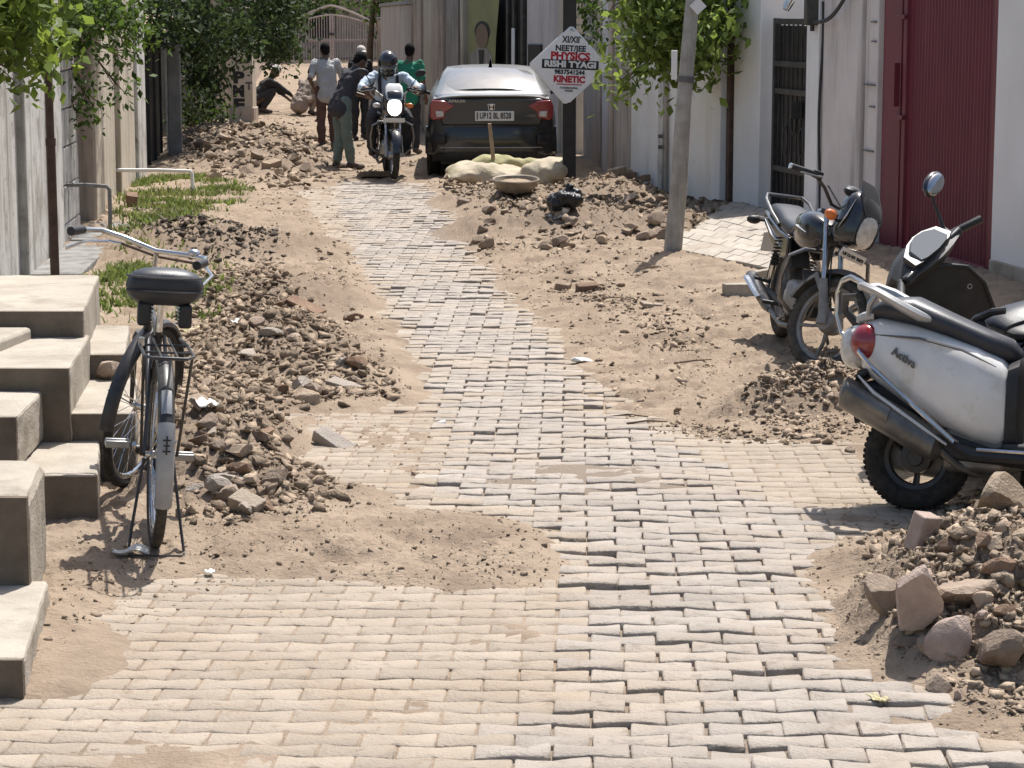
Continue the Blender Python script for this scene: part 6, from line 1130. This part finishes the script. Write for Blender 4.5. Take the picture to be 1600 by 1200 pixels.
# ------------------------------------------------------------------ sign, leaning pole, sacks and small things
b_ = G(889, 300); b_.z = -.1
t = empty('sign_post', b_, label='tall black steel post carrying the white diamond board', cat='post'); MB().box((0, 0, 1.7), (.155, .155, 3.5)).build('shaft', 'black_steel', t, bevel=.006); MB().box((0, 0, .12), (.28, .28, .12)).build('base_collar', 'concrete_grey', t, bevel=.02)
SY = b_.y - .10; sc_ = AT(890.5, 101, SY)
t = empty('diamond_sign', sc_, (R(-2), R(2.5), 0), 'white diamond sign board with black and red lettering on the black post', 'sign'); hd_ = .462
def dia(k, y0, y1): 
    pts = []
    for (ax_, az_), (bx2, bz2) in zip(((0, 1), (1, 0), (0, -1), (-1, 0)), ((1, 0), (0, -1), (-1, 0), (0, 1))):
        a = Vector((ax_, 0, az_)) * k; b = Vector((bx2, 0, bz2)) * k; pts += [a.lerp(b, .045), a.lerp(b, .955)]
    return MB().add([(p.x, y0, p.z) for p in pts] + [(p.x, y1, p.z) for p in pts], [tuple(range(8)), tuple(range(15, 7, -1))] + [(i, (i + 1) % 8, 8 + (i + 1) % 8, 8 + i) for i in range(8)])
bo = dia(hd_, -.008, .004).build('board', 'sign_white', t, bevel=.002); dia(hd_ * .985, .012, .02).xf(Matrix.Translation((-.035, 0, -.02))).build('backing_board', 'sign_white', t)
kx = SY / FPX
def row(body, v, cap, width, m='ink_black', bold=.0035, u=890.5): text(body, cap * kx / .70, Matrix.Translation(((u - 890.5) * kx, -.0095, -(v - 101) * kx)) @ FACE_BACK, m, bo, 'lettering', bold=bold, width=width * kx, depth=.001)
row('XI/XII', 63, 9.5, 27); row('NEET/JEE', 76.5, 8.5, 47); row('PHYSICS', 88.5, 11, 61, 'ink_red', .006)
MB().box(((891 - 890.5) * kx, -.0095, -.0 * kx), (88 * kx, .003, 14 * kx)).build('name_band', 'ink_black', bo); row_ = text('RISHI TYAGI', 9 * kx / .70, Matrix.Translation((.5 * kx, -.0125, 0)) @ FACE_BACK, 'plastic_white', bo, 'lettering', bold=.005, width=80 * kx, depth=.001)
row('9837541244', 113, 6.5, 47); row('KINETIC', 124, 9.5, 49, 'ink_red', .006); MB().box((0, -.0095, -30.5 * kx), (39 * kx, .002, 1.6 * kx)).build('red_rule', 'ink_red', bo); row('F: SADBHAWNA', 137, 2.8, 28, 'ink_grey', .002); row('NAGAR', 141.3, 2.8, 13, 'ink_grey', .002)
for z in (.30, -.30): MB().lathe([(.001, .006), (.009, .005), (.011, 0)], 10, Matrix.Translation((0, -.008, z)) @ Matrix.Rotation(math.pi / 2, 4, 'X')).build('bolt', 'alloy', t)
b_ = on(1049, 392); tp = AT(1082, 0, b_.y + .1); d_ = (tp - b_)
t = empty('leaning_pole', b_ + Vector((0, 0, -.15)), label='grey weathered pole leaning right in front of the creeper', cat='pole')
MB().tube([Vector((0, 0, 0)), d_ * .3 + Vector((.012, 0, .1)), d_ * .6 + Vector((-.004, 0, .1)), d_ * 1.0 + Vector((0, 0, .15)), d_ * 1.35 + Vector((.02, 0, .15))], [.078, .072, .064, .056, .05], 14).build('shaft', 'bark_pale', t)
p = d_ * .70 + Vector((0, 0, .12)); MB().tube([p - d_ * .012, p + d_ * .012], .07, 14).build('wire_band', 'ink_grey', t); MB().box(p + Vector((-.10, -.02, .12)), (.05, .02, .24)).build('white_tag', 'plastic_white', t, bevel=.004); MB().box(d_ * 1.0 + Vector((.04, -.08, .10)), (.10, .02, .10), rot=(0, .8, 0)).build('white_plate', 'plastic_white', t)
CREASE = bpy.data.textures.new('creases', 'CLOUDS'); CREASE.noise_scale = .32; CREASE.noise_depth = 1
def sack(u, v, Y, dims, yaw, tilt, label, m='sack', seed=1):
    q = np.random.default_rng(seed); bm = bmesh.new(); bmesh.ops.create_grid(bm, x_segments=18, y_segments=12, size=1); top = [v_.co.copy() for v_ in bm.verts]; bm.free()
    mb = MB(); rings = []
    for i in range(19):
        x = -1 + 2 * i / 18; ring = []
        for k in range(20):
            a = 2 * math.pi * k / 20; e = (1 - abs(x) ** 3.2) ** .5 if abs(x) < 1 else 0; e = max(e, .10); cy, cz = math.cos(a), math.sin(a); f = 1 + .13 * math.sin(5 * x + 3 * a + seed) + .10 * math.sin(13 * x - 4 * a + seed * 2) + .07 * math.sin(23 * x + 2 * a + seed)
            yy = math.copysign(abs(cy) ** .7, cy) * (.82 + .18 * e) * f ** .3; zz = math.copysign(abs(cz) ** .8, cz) * e * f; ring.append(Vector((x * dims[0] / 2, yy * dims[1] / 2, zz * dims[2] / 2 - .12 * dims[2] * (1 - e))))
        rings.append(ring)
    mb.loft(rings); t = empty('cement_sack', AT(u, v, Y), (tilt[0], tilt[1], yaw), label, 'sack'); b = mb.build('bag', m, t, sharp=75); d2 = b.modifiers.new('sub', 'SUBSURF'); d2.levels = d2.render_levels = 2; d3 = b.modifiers.new('folds', 'DISPLACE'); d3.texture = CREASE; d3.strength = .10; d3.mid_level = .5; d3.texture_coords = 'LOCAL'
    for s in (-1, 1): MB().tube([(s * dims[0] * .485, y, -.12 * dims[2] * .9) for y in np.linspace(-dims[1] * .36, dims[1] * .36, 6)], .012, 6).build('stitched_end', m, t)
    return t
sack(762, 272, 28.3, (.98, .6, .24), R(8), (.16, .06), 'cream cement sack lying left in front of the car', seed=3)
sack(795, 260, 28.9, (1.05, .5, .24), R(-4), (-.05, .03), 'olive stained cement sack at the back against the car', 'sack_dark', seed=5)
sack(843, 275, 28.2, (.72, .55, .36), R(-18), (.2, -.38), 'pale cement sack propped right beside the black post', seed=9)
p = on(806, 306, .13); t = empty('mixing_pan', p, (.10, 0, 0), 'round metal mixing pan lying against the cement sacks', 'pan'); MB().lathe([(.001, -.06), (.16, -.06), (.205, -.02), (.235, .05), (.248, .05), (.217, -.03), (.17, -.075), (.001, -.075)], 28).build('bowl', 'pan', t); MB().lathe([(.235, .05), (.25, .06), (.258, .05), (.248, .044)], 28).build('rim', 'pan', t); MB().ell((0, 0, .0), (.2, .2, .045), 18, 8).build('cement_crust', 'clod', t)
a, b = AT(772, 262, 28.75), AT(765, 193, 28.7); t = empty('spade', a, label='wooden tool handle standing up from the sacks in front of the number plate', cat='spade'); MB().tube([(a - b) * .25, b - a], [.026, .022], 8).build('handle', 'wood', t); MB().box((a - b) * .3, (.2, .03, .22), rot=(0, -.05, 0)).build('blade', 'pan', t, bevel=.006)
mb = MB(); q = random.Random(4)
for k in range(9): mb.ell((q.uniform(-.10, .10), q.uniform(-.07, .07), .07 + q.uniform(0, .07)), (q.uniform(.06, .11), q.uniform(.06, .10), q.uniform(.05, .09)), 12, 8)
mb.tube([(.02, 0, .16), (.03, .01, .21), (.06, .02, .25)], [.05, .02, .035], 8); o = fuse(mb, 'bin_bag', 'bag_black', None, .011, 2, .09)
o.scale = (.95,) * 3; o.location = on(882, 333, .03); tag(o, 'shiny black plastic bag at the foot of the sign post', 'bag')
o = MB().lathe([(.001, 0), (.03, 0), (.04, .09), (.037, .09), (.027, .006)], 16).build('cup', 'litter'); o.location = on(880, 338, .0); o.rotation_euler = (.2, .3, 0); tag(o, 'small white cup beside the black plastic bag', 'cup')
def scrap(u, v, w, d, m, label, seed):
    q = random.Random(seed); n = 9; vs_ = [(w * (i / n - .5) * (1 + q.uniform(-.1, .1)), d * (j / n - .5) * (1 + q.uniform(-.15, .15)), w * (.07 * math.sin(i * .9 + seed) + .06 * math.sin(j * 1.1 + i * .6)) + .01) for j in range(n + 1) for i in range(n + 1)]
    fs = [(j * (n + 1) + i, j * (n + 1) + i + 1, (j + 1) * (n + 1) + i + 1, (j + 1) * (n + 1) + i) for j in range(n) for i in range(n)]; o = MB().add(vs_, fs).build('litter_scrap', m, sharp=80); s = o.modifiers.new('s', 'SOLIDIFY'); s.thickness = .002
    p = on(u, v, .012); o.location = p; o.rotation_euler = (q.uniform(-.15, .25), q.uniform(-.1, .1), q.uniform(0, 3)); tag(o, label, 'litter')
scrap(318, 634, .16, .10, 'litter', 'crumpled pale paper on the rubble beside the bicycle wheel', 3); scrap(297, 520, .15, .12, 'litter_yellow', 'yellow wrapper on the rubble behind the bicycle', 4); scrap(328, 901, .05, .03, 'litter', 'tiny white scrap on the paving right of the bicycle shadow', 5)
scrap(1372, 1101, .06, .04, 'litter_yellow', 'small yellowish wrapper at the paving edge below the near heap', 6); scrap(868, 342, .16, .1, 'litter', 'white paper plate on the rubble left of the black bag', 7); scrap(372, 508, .10, .08, 'litter', 'white torn paper among clods above the left rubble', 8)
scrap(205, 868, .14, .05, 'litter', 'pale strip of foil on the ground below the bicycle wheel', 9)
# a few bare branch sticks in the right verge ruts
for k, (u, v) in enumerate(((980, 655), (1010, 665), (955, 470), (1085, 570))):
    p = on(u, v, .012); q = random.Random(k); tag(MB().tube([p + Vector((-.12, -.02, 0)), p + Vector((0, .01, .012)), p + Vector((.11, -.01 + .04 * k, .004))], [.006, .005, .003], 5).build('stick', 'bark'), ['dry stick at the near end of the sandy verge', 'dry stick right of another at the verge corner', 'dry stick near the half bricks on the verge', 'dry stick in the rut left of the motorcycle'][k], 'stick')
